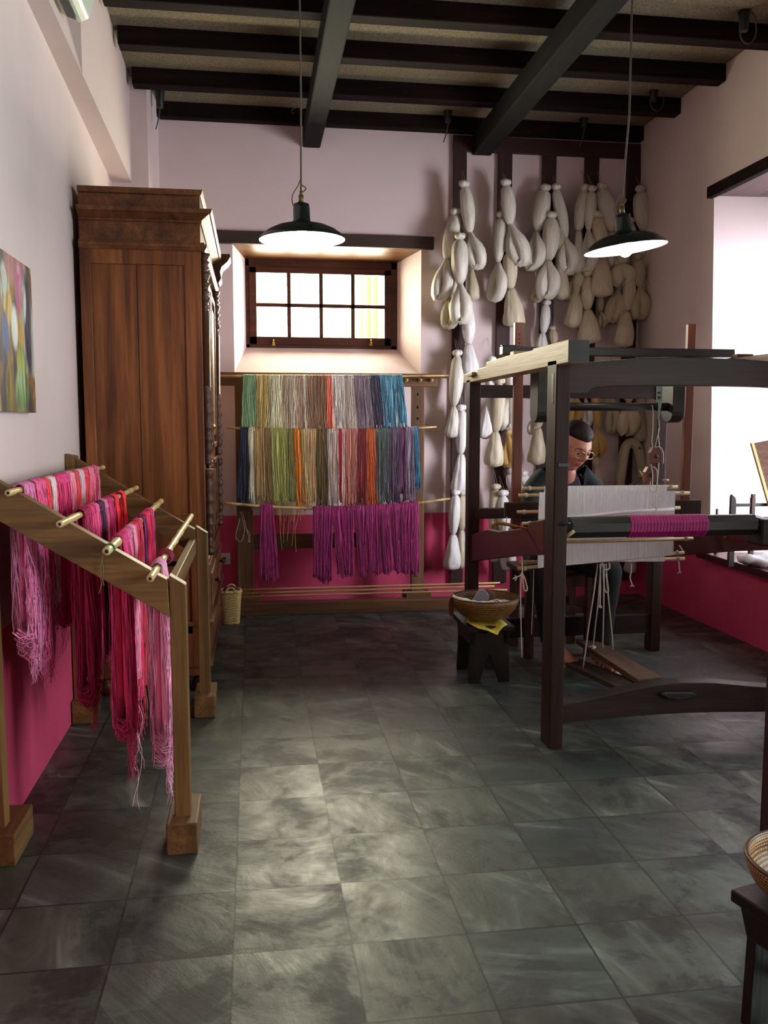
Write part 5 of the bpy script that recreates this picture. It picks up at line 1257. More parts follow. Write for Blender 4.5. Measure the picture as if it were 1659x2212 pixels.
# ================================================================= WEAVER'S CHAIR
m_seat = wood('bench_wood', (54, 32, 22), (92, 58, 40), 'Z', rough=.5, scale=.7)
C = thing('wooden_chair', (1.70, 4.85, 0), 'simple brown wooden seat under the weaver, its legs straddling the rear beam', 'chair')
for x0, y0 in ((1.492, 4.655), (1.845, 4.655), (1.492, 4.945), (1.845, 4.945)):
    MB().box((x0, y0, 0), (x0 + .048, y0 + .042, .475)).build('leg', m_seat, C, bevel=.003)
MB().box((1.474, 4.65, .475), (1.91, 5.0, .505)).build('seat', m_seat, C, bevel=.004)
MB().box((1.54, 4.66, .405), (1.845, 4.68, .475)).build('apron', m_seat, C, bevel=.002)
MB().box((1.54, 4.665, .25), (1.845, 4.685, .29)).build('stretcher', m_seat, C, bevel=.002)
MB().box((1.54, 4.955, .25), (1.845, 4.975, .29)).build('stretcher', m_seat, C, bevel=.002)

# ================================================================= STOOLS, BOWLS
m_stool = wood('stool_wood', (22, 15, 13), (40, 28, 24), 'Z', rough=.35, scale=.8)
def coil_mat():
    m, nt, b = new_mat('coiled_straw'); L_ = nt.links
    tc = nt.nodes.new('ShaderNodeTexCoord'); mp = N(nt, 'ShaderNodeMapping'); mp.inputs['Scale'].default_value = (110, 9, 1); L_.new(tc.outputs['UV'], mp.inputs['Vector'])
    ck = N(nt, 'ShaderNodeTexBrick'); ck.inputs['Color1'].default_value = lin((198, 150, 78)); ck.inputs['Color2'].default_value = lin((168, 116, 52)); ck.inputs['Mortar'].default_value = lin((66, 36, 14))
    ck.inputs['Scale'].default_value = 1.0; ck.inputs['Mortar Size'].default_value = .16; ck.inputs['Brick Width'].default_value = 1.0; ck.inputs['Row Height'].default_value = .5; ck.inputs['Mortar Smooth'].default_value = .4
    L_.new(mp.outputs[0], ck.inputs['Vector']); L_.new(ck.outputs['Color'], b.inputs['Base Color']); b.inputs['Roughness'].default_value = .5
    bump(nt, b, ck.outputs['Fac'], -.6, .004); return m
m_coil = coil_mat()
m_yel = plain('yellow_cloth', (222, 200, 70), rough=.7, var=.1, scale=30)
def stool(c, rz, label, W=.245, D=.34, H=.30):
    s = thing('low_stool', (0, 0, 0), label, 'stool', 'low dark stools')
    MB().box((-W / 2, -D / 2, H - .028), (W / 2, D / 2, H)).build('seat', m_stool, s, bevel=.004)
    for y in (-D / 2 + .03, D / 2 - .055):
        w0, w1 = W / 2 - .025, W / 2 - .015
        pts = [(-w0, H - .028), (-w1, 0), (-w1 + .055, 0), (-.006, .145), (.006, .145), (w1 - .055, 0), (w1, 0), (w0, H - .028)]
        MB().prism([(x, y, z) for x, z in pts], (0, .025, 0)).build('leg_panel', m_stool, s, bevel=.002)
    for x in (-W / 2 + .022, W / 2 - .042):
        MB().prism([(x, -D / 2 + .004, H - .028), (x, -D / 2 + .03, H - .10), (x, D / 2 - .03, H - .10), (x, D / 2 - .004, H - .028)], (.02, 0, 0)).build('apron', m_stool, s, bevel=.002)
    MB().box((-.01, -D / 2 + .05, .07), (.01, D / 2 - .05, .10)).build('stretcher', m_stool, s, bevel=.002)
    s.location = c; s.rotation_euler = (0, 0, rz); return s
stool((1.172, 4.39, 0), 0, 'low dark stool with a notched end beside the left loom post, carrying the straw bowl')
stool((1.194, 1.584, 0), math.radians(15), 'low dark stool at the right edge of the view, nearest the camera', W=.25)
def bowl(c, R, h, label):
    s = thing('straw_bowl', c, label, 'bowl', 'coiled straw bowls on the stools')
    x, y, z = c; n = 72; mb = MB()
    po = [(R * .36, 0), (R * .55, h * .08), (R * .74, h * .26), (R * .88, h * .5), (R * .97, h * .78), (R, h), (R - .008, h + .003), (R - .012, h - .002), (R * .93, h * .74), (R * .84, h * .5), (R * .68, h * .28), (R * .5, h * .12), (.001, h * .10)]
    vs = []; fs = []; uv = []
    for r, hh in po:
        for k in range(n): a = 2 * PI * k / n; vs.append((x + r * math.cos(a), y + r * math.sin(a), z + hh))
    for i in range(len(po) - 1):
        for k in range(n):
            fs.append((i * n + k, i * n + (k + 1) % n, (i + 1) * n + (k + 1) % n, (i + 1) * n + k)); u0, u1 = k / n, (k + 1) / n; uv.append(((u0, i / 6), (u1, i / 6), (u1, (i + 1) / 6), (u0, (i + 1) / 6)))
    fs.append(tuple(range(n - 1, -1, -1))); uv.append(None)
    mb._add(vs, fs, uv, smooth=True); mb.build('bowl_wall', m_coil, s)
    rm = MB().tube(circ((x, y, z + h), R - .005, 'Z', 60), .0055, 8, caps=False); rm.build('rim', m_coil, s); return s
bowl((1.168, 4.335, .316), .176, .115, 'wide coiled straw bowl holding cloths on the stool beside the loom')
bowl((1.162, 1.60, .312), .15, .10, 'coiled straw bowl cut by the right edge, on the near stool')
def cloth(name, pts, th, mat, label, cat, bend=None):
    """irregular sheet from an outline with a sagging, rippled interior"""
    ps = [Vector(p) for p in pts]; c = sum(ps, Vector()) / len(ps); mb = MB(); vs = [c + Vector((0, 0, bend or 0))]; K = 4; n = len(ps)
    for r in range(1, K + 1):
        for i, p in enumerate(ps): q_ = vl(vs[0], p, r / K); q_.z += .004 * math.sin(i * 2.1 + r * 1.7); vs.append(q_)
    fs = [(0, 1 + i, 1 + (i + 1) % n) for i in range(n)]
    for r in range(K - 1):
        for i in range(n): a = 1 + r * n; fs.append((a + i, a + n + i, a + n + (i + 1) % n, a + (i + 1) % n))
    m_ = len(vs); vs2 = vs + [v - Vector((0, 0, th)) for v in vs]
    fs2 = fs + [tuple(m_ + i for i in f[::-1]) for f in fs]; o_ = 1 + (K - 1) * n
    fs2 += [(o_ + i, m_ + o_ + i, m_ + o_ + (i + 1) % n, o_ + (i + 1) % n) for i in range(n)]
    mb._add(vs2, fs2, smooth=True); o = mb.build(name, mat); tag(o, label, cat); return o
cloth('yellow_cloth', [(1.06, 4.30, .312), (1.075, 4.22, .309), (1.10, 4.205, .303), (1.14, 4.185, .290), (1.17, 4.18, .277), (1.195, 4.185, .270), (1.205, 4.19, .283), (1.23, 4.20, .304), (1.252, 4.215, .315), (1.25, 4.30, .312), (1.2, 4.42, .312), (1.1, 4.42, .312)], .003, m_yel, 'yellow cloth folded under the straw bowl by the loom', 'cloth', .0)
cloth('yellow_cloth', [(1.125, 1.64, .306), (1.13, 1.56, .308), (1.17, 1.52, .306), (1.25, 1.50, .306), (1.29, 1.66, .306), (1.2, 1.70, .306)], .003, m_yel, 'yellow cloth under the near straw bowl at the right edge', 'cloth')
m_paper = plain('cream_cloth', (232, 226, 204), rough=.7, var=.04)
bz = .431
cloth('cream_cloth', [(1.012, 4.40, bz + .004), (.995, 4.33, bz + .006), (1.025, 4.25, bz + .008), (1.08, 4.19, bz + .006), (1.15, 4.175, bz - .002), (1.19, 4.19, bz - .006), (1.14, 4.235, bz - .012), (1.08, 4.27, bz - .015), (1.04, 4.34, bz - .01)], .004, m_paper, 'cream cloth draped over the left rim of the straw bowl', 'cloth')
def print_mat():
    m, nt, b = new_mat('printed_cloth'); n = N(nt, 'ShaderNodeTexNoise', i_Scale=55.0, i_Detail=1.0, i_Distortion=1.0); v = coords(nt); nt.links.new(v, n.inputs['Vector'])
    r = ramp(nt, [lin((50, 40, 44)), lin((50, 40, 44)), lin((228, 218, 206)), lin((228, 218, 206))], [.3, .42, .47, .7]); nt.links.new(n.outputs['Fac'], r.inputs['Fac']); nt.links.new(r.outputs['Color'], b.inputs['Base Color']); return m
cloth('printed_cloth', [(1.15, 4.25, bz - .008), (1.18, 4.19, bz + .0), (1.235, 4.185, bz + .004), (1.262, 4.21, bz + .0), (1.255, 4.26, bz - .006), (1.2, 4.28, bz - .004)], .006, print_mat(), 'white cloth with small dark prints at the front of the straw bowl', 'cloth', .006)
m_grey = plain('grey_cloth', (126, 120, 136), rough=.7)
o = MB().prism([(1.085, 4.30, bz - .03), (1.165, 4.28, bz - .03), (1.18, 4.29, bz + .012), (1.155, 4.31, bz + .04), (1.13, 4.31, bz + .035)], (.01, .05, .0)).build('grey_cloth', m_grey, bevel=.006); tag(o, 'folded grey-violet cloth standing up in the straw bowl', 'cloth')
o = MB().prism([(1.17, 4.33, bz - .05), (1.235, 4.33, bz - .05), (1.215, 4.34, bz + .02), (1.185, 4.34, bz + .03)], (.01, .04, 0)).build('brown_cloth', plain('brown_cloth', (104, 62, 58), rough=.7), bevel=.006); tag(o, 'reddish brown cloth at the back of the straw bowl', 'cloth')
o = MB().ball((1.13, 4.39, bz - .045), .09, 12, sy=.7, sz=.35).build('black_cloth', plain('black_cloth', (22, 20, 24), rough=.8)); tag(o, 'bunched black cloth in the shaded part of the straw bowl', 'cloth')
o = MB().prism([(.985, 4.33, .438), (.998, 4.30, .436), (1.0, 4.30, .40), (.994, 4.31, .35), (.988, 4.315, .33), (.978, 4.33, .345), (.975, 4.335, .40)], (.004, .012, 0)).build('leather_strap', plain('brown_leather', (84, 40, 26), rough=.5), bevel=.002); tag(o, 'brown leather strap hanging from the left rim of the straw bowl', 'strap')

# ================================================================= WINDOW SEAT THINGS
SZ = RZ0 + .006
mb = MB(); cx, cy = at(1640, 1212, Z=SZ + .03).xy
mb.ball((cx + .05, cy + .02, SZ + .035), .17, 20, sx=1.0, sy=.62, sz=.24)
rr = random.Random(2)
mb.v = [v + Vector((0, 0, .010 * math.sin(v.x * 60 + v.y * 35) + .006 * math.sin(v.y * 90))) for v in mb.v]
mb.v = [Vector((v.x, v.y, max(v.z, SZ + .001))) for v in mb.v]
o = mb.build('white_cushion', plain('white_linen', (214, 212, 214), rough=.8, var=.05)); tag(o, 'crumpled off-white cloth cushion lying on the wooden window seat', 'cushion')
pn = thing('leaning_board', (2.98, 4.62, SZ), 'brown thin wooden panel with a pale edge strip leaning in the window recess', 'panel')
a = at(1624, 958, Y=4.72); d1 = Vector((a.x + .001, 4.72, a.z)); bL = Vector((a.x + .22, 4.66, SZ)); tR = d1 + Vector((.42, -.12, .09)); bR = bL + Vector((.42, -.12, .0))
MB().hexa([bL, bR, bR + Vector((0, .012, 0)), bL + Vector((0, .012, 0)), d1, tR, tR + Vector((0, .012, 0)), d1 + Vector((0, .012, 0))]).build('sheet', wood('panel_wood', (92, 66, 50), (136, 104, 84), 'X', rough=.6, scale=.5), pn)
MB().bar(d1 + Vector((-.004, -.004, .004)), bL + Vector((-.004, -.004, 0)), .018, .018, up=(0, 1, 0)).build('edge_strip', m_rod, pn, bevel=.002)
ws = thing('small_stand', (2.86, 4.7, SZ), 'small dark wooden stand with two uprights and a crossbar on the window seat', 'stand')
yA = 4.7
a = at(1580, 1068, Y=yA); b2 = at(1592, 1068, Y=yA)
MB().prism([(a.x, yA, SZ), (b2.x, yA, SZ), (b2.x, yA, a.z - .05), (b2.x - .006, yA, a.z - .02), (a.x + .006, yA, a.z), (a.x, yA, a.z - .01)], (0, .02, 0)).build('upright', m_bl, ws, bevel=.002)
c = at(1625, 1075, Y=yA); d = at(1633, 1075, Y=yA)
MB().box((c.x, yA, SZ), (d.x, yA + .025, c.z)).box((c.x + .001, yA, c.z), (d.x - .002, yA + .02, c.z + .02)).build('upright', m_seat, ws, bevel=.002)
e = at(1592, 1088, Y=yA); f_ = at(1592, 1095, Y=yA)
MB().box((b2.x, yA + .005, f_.z), (b2.x + .34, yA + .018, e.z)).build('crossbar', m_bl, ws)
p = at(1543, 1100, X=2.90)
o = MB().lathe([(.012, 0), (.011, .01), (.009, p.z - SZ), (.004, p.z - SZ + .004)], (p.x + .02, p.y, SZ), n=12).build('wooden_peg', m_seat); tag(o, 'short brown wooden peg standing at the left end of the window seat', 'peg')
# ================================================================= WEAVER
def skin_mat():
    m, nt, b = new_mat('skin'); v = coords(nt); n = N(nt, 'ShaderNodeTexNoise', i_Scale=14.0, i_Detail=4.0); nt.links.new(v, n.inputs['Vector'])
    r = ramp(nt, [lin((176, 112, 92)), lin((206, 146, 122))], [.35, .65]); nt.links.new(n.outputs['Fac'], r.inputs['Fac']); nt.links.new(r.outputs['Color'], b.inputs['Base Color'])
    b.inputs['Roughness'].default_value = .45; b.inputs['Subsurface Weight'].default_value = .12; b.inputs['Subsurface Radius'].default_value = (.6, .25, .15); b.inputs['Subsurface Scale'].default_value = .012; return m
m_skin = skin_mat()
m_lip = plain('lips', (160, 78, 76), rough=.4, var=.05)
m_hair = wood('dark_hair', (20, 12, 12), (58, 34, 34), 'Y', rough=.6, scale=4.0, spec=.25)
m_tee = plain('black_tee', (16, 18, 22), rough=.85, var=.2, scale=20)
m_card = plain('dark_green_cardigan', (24, 38, 42), rough=.85, var=.2, scale=12, bmp=.2)
m_trs = plain('black_trousers', (12, 13, 17), rough=.85, var=.2, scale=14)

def skin_graph(nodes, edges, root, sub=2):
    """nodes: name -> (pos, rx, ry); continuous skinned surface, returned as (verts, faces)"""
    names = list(nodes); idx = {n: i for i, n in enumerate(names)}
    me = bpy.data.meshes.new('g'); me.from_pydata([nodes[n][0] for n in names], [(idx[a], idx[b]) for a, b in edges], []); me.update()
    ob = bpy.data.objects.new('g', me); COL.objects.link(ob)
    md = ob.modifiers.new('s', 'SKIN'); md.use_smooth_shade = True
    for i, n in enumerate(names):
        sv = me.skin_vertices[0].data[i]; sv.radius = (nodes[n][1], nodes[n][2]); sv.use_root = (n == root)
    sb = ob.modifiers.new('u', 'SUBSURF'); sb.levels = sub; sb.render_levels = sub
    dg = bpy.context.evaluated_depsgraph_get(); dg.update(); ev = ob.evaluated_get(dg); m2 = ev.to_mesh()
    V = [v.co.copy() for v in m2.vertices]; F_ = [tuple(p.vertices) for p in m2.polygons]
    ev.to_mesh_clear(); bpy.data.objects.remove(ob); bpy.data.meshes.remove(me)
    return V, F_

PC = Vector((1.72, 4.80, 0))
W = thing('person', (1.72, 4.80, 0), 'seated woman with glasses, dark green cardigan and black trousers, weaving at the loom', 'person')
# joints (world metres), facing the camera side (-Y), bent forward, head turned to her left (+X)
hipC = Vector((1.715, 4.86, .585)); waist = Vector((1.715, 4.88, .72)); chest = Vector((1.715, 4.81, .90)); neckB = Vector((1.728, 4.735, 1.02)); neckT = Vector((1.735, 4.68, 1.09))
shR, shL = Vector((1.568, 4.77, 1.0)), Vector((1.90, 4.765, 1.0))
elR, elL = Vector((1.50, 4.66, .775)), Vector((1.965, 4.66, .775))
wrR, wrL = Vector((1.60, 4.46, .845)), Vector((1.86, 4.45, .845))
hpR, hpL = Vector((1.635, 4.84, .575)), Vector((1.795, 4.84, .575))
knR, knL = Vector((1.53, 4.47, .535)), Vector((1.865, 4.45, .535))
anR, anL = Vector((1.58, 4.46, .115)), Vector((1.85, 4.47, .095))
nodes = {'hip': (hipC, .11, .09), 'waist': (waist, .09, .075), 'chest': (chest + Vector((0, .012, 0)), .078, .06), 'nb': (neckB, .062, .056), 'nt': (neckT, .056, .058),
 'sR': (shR - Vector((-.02, -.008, .05)), .036, .036), 'eR': (elR, .043, .043), 'fR': (vl(elR, wrR, .35), .04, .04), 'wR': (wrR, .026, .023), 'sL': (shL - Vector((.02, -.008, .05)), .036, .036), 'eL': (elL, .043, .043), 'fL': (vl(elL, wrL, .35), .04, .04), 'wL': (wrL, .026, .023),
 'hR': (hpR, .085, .085), 'kR': (knR, .058, .058), 'cR': (vl(knR, anR, .35), .052, .052), 'aR': (anR, .034, .034), 'hL': (hpL, .085, .085), 'kL': (knL, .058, .058), 'cL': (vl(knL, anL, .35), .052, .052), 'aL': (anL, .034, .034)}
edges = [('hip', 'waist'), ('waist', 'chest'), ('chest', 'nb'), ('nb', 'nt'), ('chest', 'sR'), ('sR', 'eR'), ('eR', 'fR'), ('fR', 'wR'), ('chest', 'sL'), ('sL', 'eL'), ('eL', 'fL'), ('fL', 'wL'),
 ('hip', 'hR'), ('hR', 'kR'), ('kR', 'cR'), ('cR', 'aR'), ('hip', 'hL'), ('hL', 'kL'), ('kL', 'cL'), ('cL', 'aL')]
body = MB(); V_, F_ = skin_graph(nodes, edges, 'hip'); body._add(V_, F_, smooth=True)
# hands: palm and five bent fingers holding the edge of the beater
def hand(mb, w, s):
    k = Vector((s * .0, -.05, .012)); pc = w + k
    mb.hank([w, w + Vector((0, -.02, .004)), pc, w + Vector((0, -.085, .008)), w + Vector((0, -.095, .004))], [.022, .032, .04, .038, .028], [.018, .017, .016, .014, .010], n=14, groove=0)
    base = w + Vector((0, -.085, .008))
    for i, (l, dx) in enumerate(((.066, -.029), (.075, -.010), (.070, .010), (.055, .028))):
        b0 = base + Vector((dx * s, .006 if i in (0, 3) else 0, 0)); r = .0085 - .0006 * (i == 3)
        a = b0 + Vector((dx * .15 * s, -l * .42, .006)); c = a + Vector((0, -l * .26, -l * .18)); d = c + Vector((0, -l * .06, -l * .26))
        mb.tube([b0 + Vector((0, .02, 0)), b0, a, c, d, d + Vector((0, .001, -.005))], [r, r * 1.05, r, r * .92, r * .8, r * .35], 10)
    t0 = w + Vector((-.028 * s, -.03, .0)); t1 = t0 + Vector((-.022 * s, -.024, -.004)); t2 = t1 + Vector((-.006 * s, -.026, -.006))
    mb.tube([w + Vector((-.012 * s, -.018, 0)), t0, t1, t2, t2 + Vector((0, -.005, 0))], [.012, .0125, .0105, .0085, .003], 10)
hand(body, wrR, 1); hand(body, wrL, -1)
# feet with toes
def foot(mb, an, tip, floorz):
    d = (Vector(tip) - Vector((an.x, an.y, floorz))); d.z = 0; Ld = d.length; d.normalize(); sd = Vector((-d.y, d.x, 0))
    heel = Vector((an.x, an.y, floorz)) - d * .045
    P_ = [(0, .028, .028, .024), (.02, .042, .034, .036), (.06, .05, .034, .046), (.11, .042, .036, .038), (.16, .030, .042, .026), (.20, .021, .044, .018), (.225, .017, .036, .013)]
    mb.hank([heel + d * a + Vector((0, 0, .006 + z * .9)) for a, z, w, h in P_], [w for a, z, w, h in P_], [h for a, z, w, h in P_], n=18, groove=0, side=sd)
    mb.tube([an + Vector((0, 0, .05)), an, heel + d * .05 + Vector((0, 0, .05))], [.036, .034, .036], 14)
    for i in range(5):
        s = -.032 + i * .016; r = .0105 if i == 0 else .0078; e = heel + d * (.232 - .008 * abs(i - 1) - .004 * i * .8) + sd * s + Vector((0, 0, .016))
        mb.tube([e - d * .03, e - d * .008, e + d * .008, e + d * .013], [r, r, r * .9, r * .4], 10)
    return heel, d, sd
fR = foot(body, anR, (1.655, 4.25, 0), .055)
fL = foot(body, anL, (1.885, 4.24, 0), .008)

# head
def head_pt(n):
    """n: unit direction, x = her left... right as seen, y = forward, z = up  -> point in head space (metres)"""
    x, y, z = n
    w = .080; f = .095; bk = .10; h = .118
    px, py, pz = x * w, (y * f if y > 0 else y * bk), z * h
    low = max(0, -z)
    px *= 1 - .30 * low ** 1.3 + .04 * max(0, z) * (1 - z)
    if y < 0: py *= 1 - .42 * low
    else: py *= 1 - .06 * low
    if z < 0 and y > 0: pz *= 1.02
    g = lambda cx, cz, sx, sz: math.exp(-((px - cx) / sx) ** 2 - ((pz - cz) / sz) ** 2) if y > 0 else 0
    fr = 1 if y > .15 else max(0, y / .15)
    d = 0
    d += .006 * g(0, .022, .05, .012)                       # brow
    for s in (-1, 1):
        d -= .012 * g(s * .031, .002, .016, .011)           # sockets
        d += .006 * g(s * .031, .001, .011, .008)           # lids
        d += .006 * g(s * .040, -.022, .020, .016)          # cheeks
        d += .005 * g(s * .011, -.034, .007, .007)          # nostril wings
    d += .012 * g(0, -.002, .0085, .018) + .020 * g(0, -.024, .0095, .014) + .008 * g(0, -.032, .011, .008)   # nose
    d += .005 * g(0, -.056, .024, .0045) + .006 * g(0, -.066, .021, .0055) - .004 * g(0, -.061, .026, .0022)   # lips
    d += .007 * g(0, -.094, .020, .014) - .004 * g(0, -.080, .022, .006)                                       # chin
    d -= .004 * g(0, -.046, .005, .006)
    py += d * fr
    return Vector((px, py, pz))
HCN = Vector((1.733, 4.625, 1.190)); yaw, pit, rol = math.radians(17), math.radians(20), math.radians(6)
# head axes: forward vector towards the cloth, turned to +X and tipped down
fwd = Vector((math.sin(yaw) * math.cos(pit), -math.cos(yaw) * math.cos(pit), -math.sin(pit)))
rgt = Vector((-math.cos(yaw), -math.sin(yaw), 0)); upv = rgt.cross(fwd).normalized()
rgt, upv = (rgt * math.cos(rol) + upv * math.sin(rol)), (upv * math.cos(rol) - rgt * math.sin(rol))
HSC = 1.11
def hw(p): return HCN + (rgt * p[0] + fwd * p[1] + upv * p[2]) * HSC
def head_grid(fn, nu=72, nv=64):
    vs = []; fs = []
    for j in range(nv + 1):
        ph = PI * j / nv
        for i in range(nu):
            th = 2 * PI * i / nu; n = (math.sin(ph) * math.sin(th), math.sin(ph) * math.cos(th), -math.cos(ph)); vs.append(fn(n))
    for j in range(nv):
        for i in range(nu): fs.append((j * nu + i, j * nu + (i + 1) % nu, (j + 1) * nu + (i + 1) % nu, (j + 1) * nu + i))
    return vs, fs
hv, hf = head_grid(head_pt)
fsn = []; fsl = []
for f in hf:
    c = sum((hv[i] for i in f), Vector()) / 4
    lip = c.y > .07 and abs(c.x) < .023 and abs(c.z + .061) < .0085 * (1 - (abs(c.x) / .025) ** 2)
    (fsl if lip else fsn).append(f)
o_ = len(body.v)
body._add([hw(v) for v in hv], fsn, smooth=True)
for f in fsl: body.f.append([o_ + i for i in f]); body.mi.append(1); body.smooth.append(True); body.uv.append(None)
for s in (-1, 1):   # ears
    e = Vector((s * .077, -.008, -.006)); body.lathe([(.0005, -.004), (.016, -.003), (.02, 0), (.016, .005), (.008, .003), (.001, .002)], (0, 0, 0), n=16, axis='X')
    k = len(body.v) - 16 * 6
    for i in range(k, len(body.v)): v = body.v[i]; body.v[i] = hw((e.x + s * v.x, e.y + v.y * .75 - .004, e.z + v.z * 1.35))
bo = body.build('body', [m_skin, m_lip], W)
# eyes, brows
m_eye = plain('eye_white', (222, 214, 208), rough=.2, var=.02); m_iris = plain('brown_iris', (40, 24, 16), rough=.15); m_brow = plain('brow_hair', (44, 28, 24), rough=.8)
for s in (-1, 1):
    ec = Vector((s * .031, .0765, .001)); mb = MB(); mb.ball((0, 0, 0), .0118, 12); mb.v = [hw(ec + v) for v in mb.v]
    e = mb.build('eye', m_eye, W)
    mb = MB(); mb.lathe([(.0052, 0), (.004, .0008), (.0005, .001)], (0, 0, 0), n=12, axis='Y'); mb.v = [hw(ec + Vector((v.x + .001, v.y + .0112, v.z - .003))) for v in mb.v]; mb.build('iris', m_iris, e)
    mb = MB(); mb.tube([hw((s * a, b_, c)) for a, b_, c in ((.013, .094, .019), (.024, .0935, .0235), (.036, .088, .0235), (.047, .077, .018))], [.0018, .0026, .0023, .001], 6); mb.build('eyebrow', m_brow, W)
    mb = MB(); mb.ball((0, 0, 0), .0131, 12); mb.v = [hw(ec + Vector((v.x, v.y - .0008, v.z + .0048))) for v in mb.v]; mb.build('eyelid', m_skin, W)
    # upper lid
    mb = MB(); mb.tube([hw((s * (.031 + .0115 * math.cos(t)), .0890 - .005 * abs(math.cos(t)) ** 2, -.0035 - .002 * math.sin(t))) for t in [PI * i / 8 for i in range(9)]], .0009, 6); mb.build('eyelid_edge', m_brow, W)
# hair pulled back
def hair_pt(n):
    p = head_pt(n); x, y, z = n
    line = .50 + .10 * abs(x) if y > .15 else (.50 - (.15 - y) * 1.9)
    e = 1 / (1 + math.exp(-(z - line) * 22))
    k = lerp(.90, 1.0, e)
    q = Vector((p.x * k, p.y * k, p.z * k)); m_ = .011 + .008 * max(0, z) + .004 * max(0, -y)
    q += Vector(n) * m_ * e + Vector((0, 0, 0)); q.x += .0012 * math.sin(30 * math.atan2(z, y)) * e
    return q
v2, f2 = head_grid(hair_pt, 64, 56)
hr_ = MB()._add([hw(v) for v in v2], f2, smooth=True)
hb = MB().ball((0, 0, 0), .036, 14, sx=1.0, sy=.8, sz=.9); hb.v = [hw(Vector((v.x, v.y - .128, v.z + .012))) for v in hb.v]
ho = hr_.build('hair', m_hair, W); hb.build('hair_bun', m_hair, ho)
for s in (-1, 1):
    t = hw((s * .079, -.004, -.032)); MB().ball(t, .0045, 8).build('earring', m_brass, W)
# glasses
m_gold = plain('gold_wire', (206, 176, 120), rough=.2, metal=1.0); m_lens = m_glass.copy(); m_lens.name = 'spectacle_lens'; [setattr(n.inputs['Blend'], 'default_value', .03) for n in m_lens.node_tree.nodes if n.type == 'LAYER_WEIGHT']
gl = MB()
for s in (-1, 1):
    ring_ = [hw((s * .031 + .0245 * math.copysign(abs(math.cos(t)) ** .6, math.cos(t)), .103 - .006 * abs((.031 + s * .0245 * math.cos(t)) / .055) ** 3, -.003 + .0165 * math.copysign(abs(math.sin(t)) ** .7, math.sin(t)))) for t in [2 * PI * i / 24 for i in range(25)]]
    gl.tube(ring_, .0013, 6, caps=False); gl.tube([hw((s * .055, .098, .002)), hw((s * .071, .085, .003)), hw((s * .079, .0, .002))], .0011, 6)
gl.tube([hw((-.0075, .103, .0)), hw((0, .106, .003)), hw((.0075, .103, .0))], .001, 6)
go = gl.build('glasses', m_gold, W)
for s in (-1, 1):
    MB()._add([hw((s * .031 + .024 * math.cos(t), .1025, -.003 + .016 * math.sin(t))) for t in [2 * PI * i / 16 for i in range(16)]], [tuple(range(16))]).build('lens', m_lens, go)
# black shirt: torso shell; cardigan with sleeves and open front; trousers with wide straight hems
tn = {'hip': (hipC, .150, .125), 'waist': (waist, .142, .116), 'chest': (chest + Vector((0, -.004, .0)), .150, .120), 'sR': (shR + Vector((.04, 0, .0)), .068, .068), 'sL': (shL - Vector((.04, 0, .0)), .068, .068), 'nb': (neckB - Vector((0, -.008, .008)), .09, .080)}
V_, F_ = skin_graph(tn, [('hip', 'waist'), ('waist', 'chest'), ('chest', 'sR'), ('chest', 'sL'), ('chest', 'nb')], 'hip')
MB()._add(V_, F_, smooth=True).build('black_shirt', m_tee, W)
cn = {'hip': (hipC + Vector((0, .01, .02)), .160, .135), 'waist': (waist + Vector((0, .014, 0)), .152, .126), 'chest': (chest + Vector((0, .016, .005)), .158, .125),
      'nb': (neckB + Vector((0, .03, -.02)), .092, .06),
      'sR': (shR + Vector((.045, .008, .01)), .070, .072), 'uR': (shR + Vector((-.02, 0, -.055)), .068, .068), 'eR': (elR, .062, .060), 'fR': (vl(elR, wrR, .5), .052, .05), 'wR': (vl(elR, wrR, .9), .040, .038),
      'sL': (shL + Vector((-.045, .008, .01)), .070, .072), 'uL': (shL + Vector((.02, 0, -.055)), .068, .068), 'eL': (elL, .062, .060), 'fL': (vl(elL, wrL, .5), .052, .05), 'wL': (vl(elL, wrL, .9), .040, .038)}
V_, F_ = skin_graph(cn, [('hip', 'waist'), ('waist', 'chest'), ('chest', 'nb'), ('chest', 'sR'), ('sR', 'uR'), ('uR', 'eR'), ('eR', 'fR'), ('fR', 'wR'), ('chest', 'sL'), ('sL', 'uL'), ('uL', 'eL'), ('eL', 'fL'), ('fL', 'wL')], 'hip')
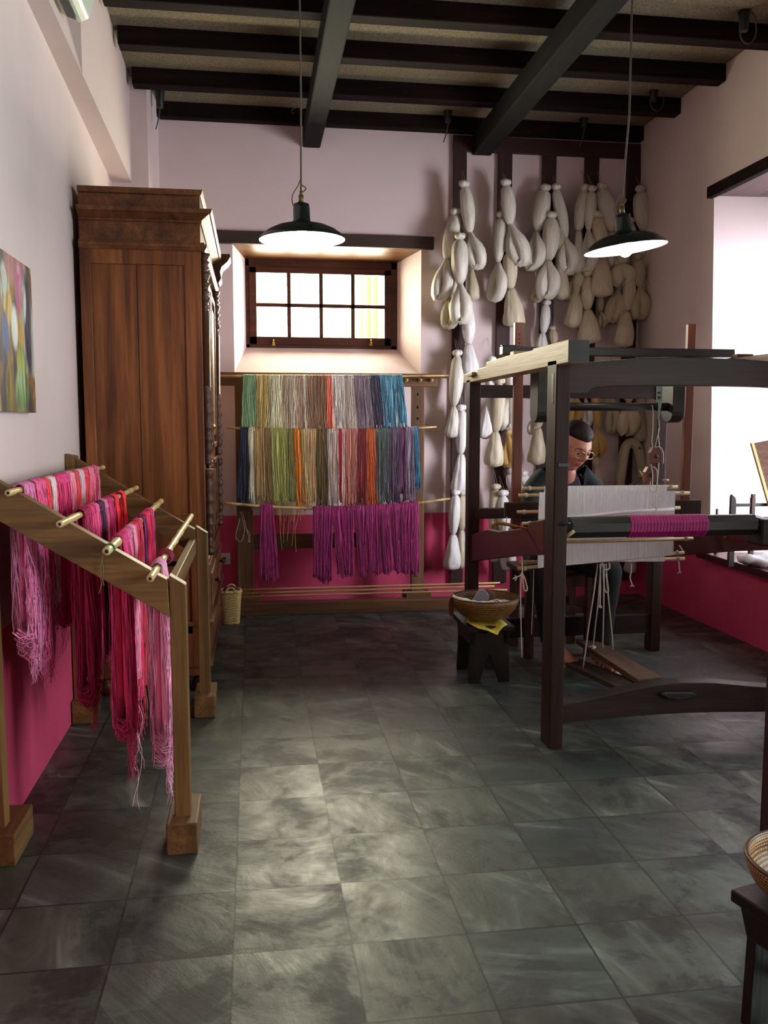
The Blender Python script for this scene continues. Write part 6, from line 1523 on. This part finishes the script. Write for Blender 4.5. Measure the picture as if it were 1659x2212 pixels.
# open the front: drop the faces over the breastbone
keep = []
for f in F_:
    c = sum((V_[i] for i in f), Vector()) / len(f)
    if c.y < chest.y - .03 + (1.0 - c.z) * .0 and abs(c.x - 1.73) < .03 + max(0, c.z - .85) * .42 and c.z > .6: continue
    keep.append(f)
co = MB()._add(V_, keep, smooth=True).build('cardigan', m_card, W); sm = co.modifiers.new('th', 'SOLIDIFY'); sm.thickness = .004; sm.offset = 0
co['label'] = 'dark green open cardigan'
tr = MB()
for hp, kn, an in ((hpR, knR, anR), (hpL, knL, anL)):
    pts = spline([hipC.lerp(hp, .6) + Vector((0, .06, .0)), hp, vl(hp, kn, .5) + Vector((0, 0, .012)), kn + Vector((0, -.0, .004)), kn + Vector((0, -.018, -.075)), vl(kn, an, .55) + Vector((0, -.004, 0)), an + Vector((0, 0, .035))], 6)
    K = len(pts); rx = []; ry = []
    for i in range(K):
        t = i / (K - 1); r = .110 if t < .15 else lerp(.110, .078, min(1, (t - .15) / .4)); r = r if t < .55 else lerp(.078, .062, (t - .55) / .45); rx.append(r * (1 + .03 * math.sin(i * 1.7))); ry.append(r * (.95 + .03 * math.sin(i * 2.3)))
    tr.hank(pts, rx, ry, n=26, groove=.015, seed=3)
tr.ball(hipC + Vector((0, .005, -.0)), .165, 16, sy=.85, sz=.62)
tr.build('trousers', m_trs, W)
m_sand = plain('sandal_strap', (206, 188, 170), rough=.5)
for (heel, d, sd), fz in ((fR, .055), (fL, .008)):
    s = MB(); pts = []
    out = [(-.01, .026), (.03, .034), (.1, .034), (.17, .046), (.22, .044), (.25, .028)]
    ol = [heel + d * a + sd * w for a, w in out] + [heel + d * a - sd * w for a, w in out[::-1]]
    so_ = s.prism([Vector((p.x, p.y, fz - .004)) for p in ol], (0, 0, .012)).build('sandal', m_sand, W, bevel=.003)
    for a, hgt, w in ((.175, .040, .047), (.13, .055, .042)):
        MB().tube([heel + d * (a + .01 * math.cos(t)) + sd * w * math.cos(t) + Vector((0, 0, .006 + hgt * math.sin(t))) for t in [PI * i / 10 for i in range(11)]], .0065, 6).build('strap', m_sand, so_)
# thin lanyard over the collar and a bright brooch
MB().tube(spline([neckB + Vector((.055, -.03, .02)), neckB + Vector((.06, -.085, -.04)), neckB + Vector((.035, -.115, -.12)), neckB + Vector((-.01, -.122, -.16))], 6), .0014, 5).tube(spline([neckB + Vector((-.055, -.03, .02)), neckB + Vector((-.05, -.09, -.05)), neckB + Vector((-.01, -.122, -.16))], 6), .0014, 5).build('lanyard', plain('mauve_cord', (150, 90, 130), rough=.6), W)
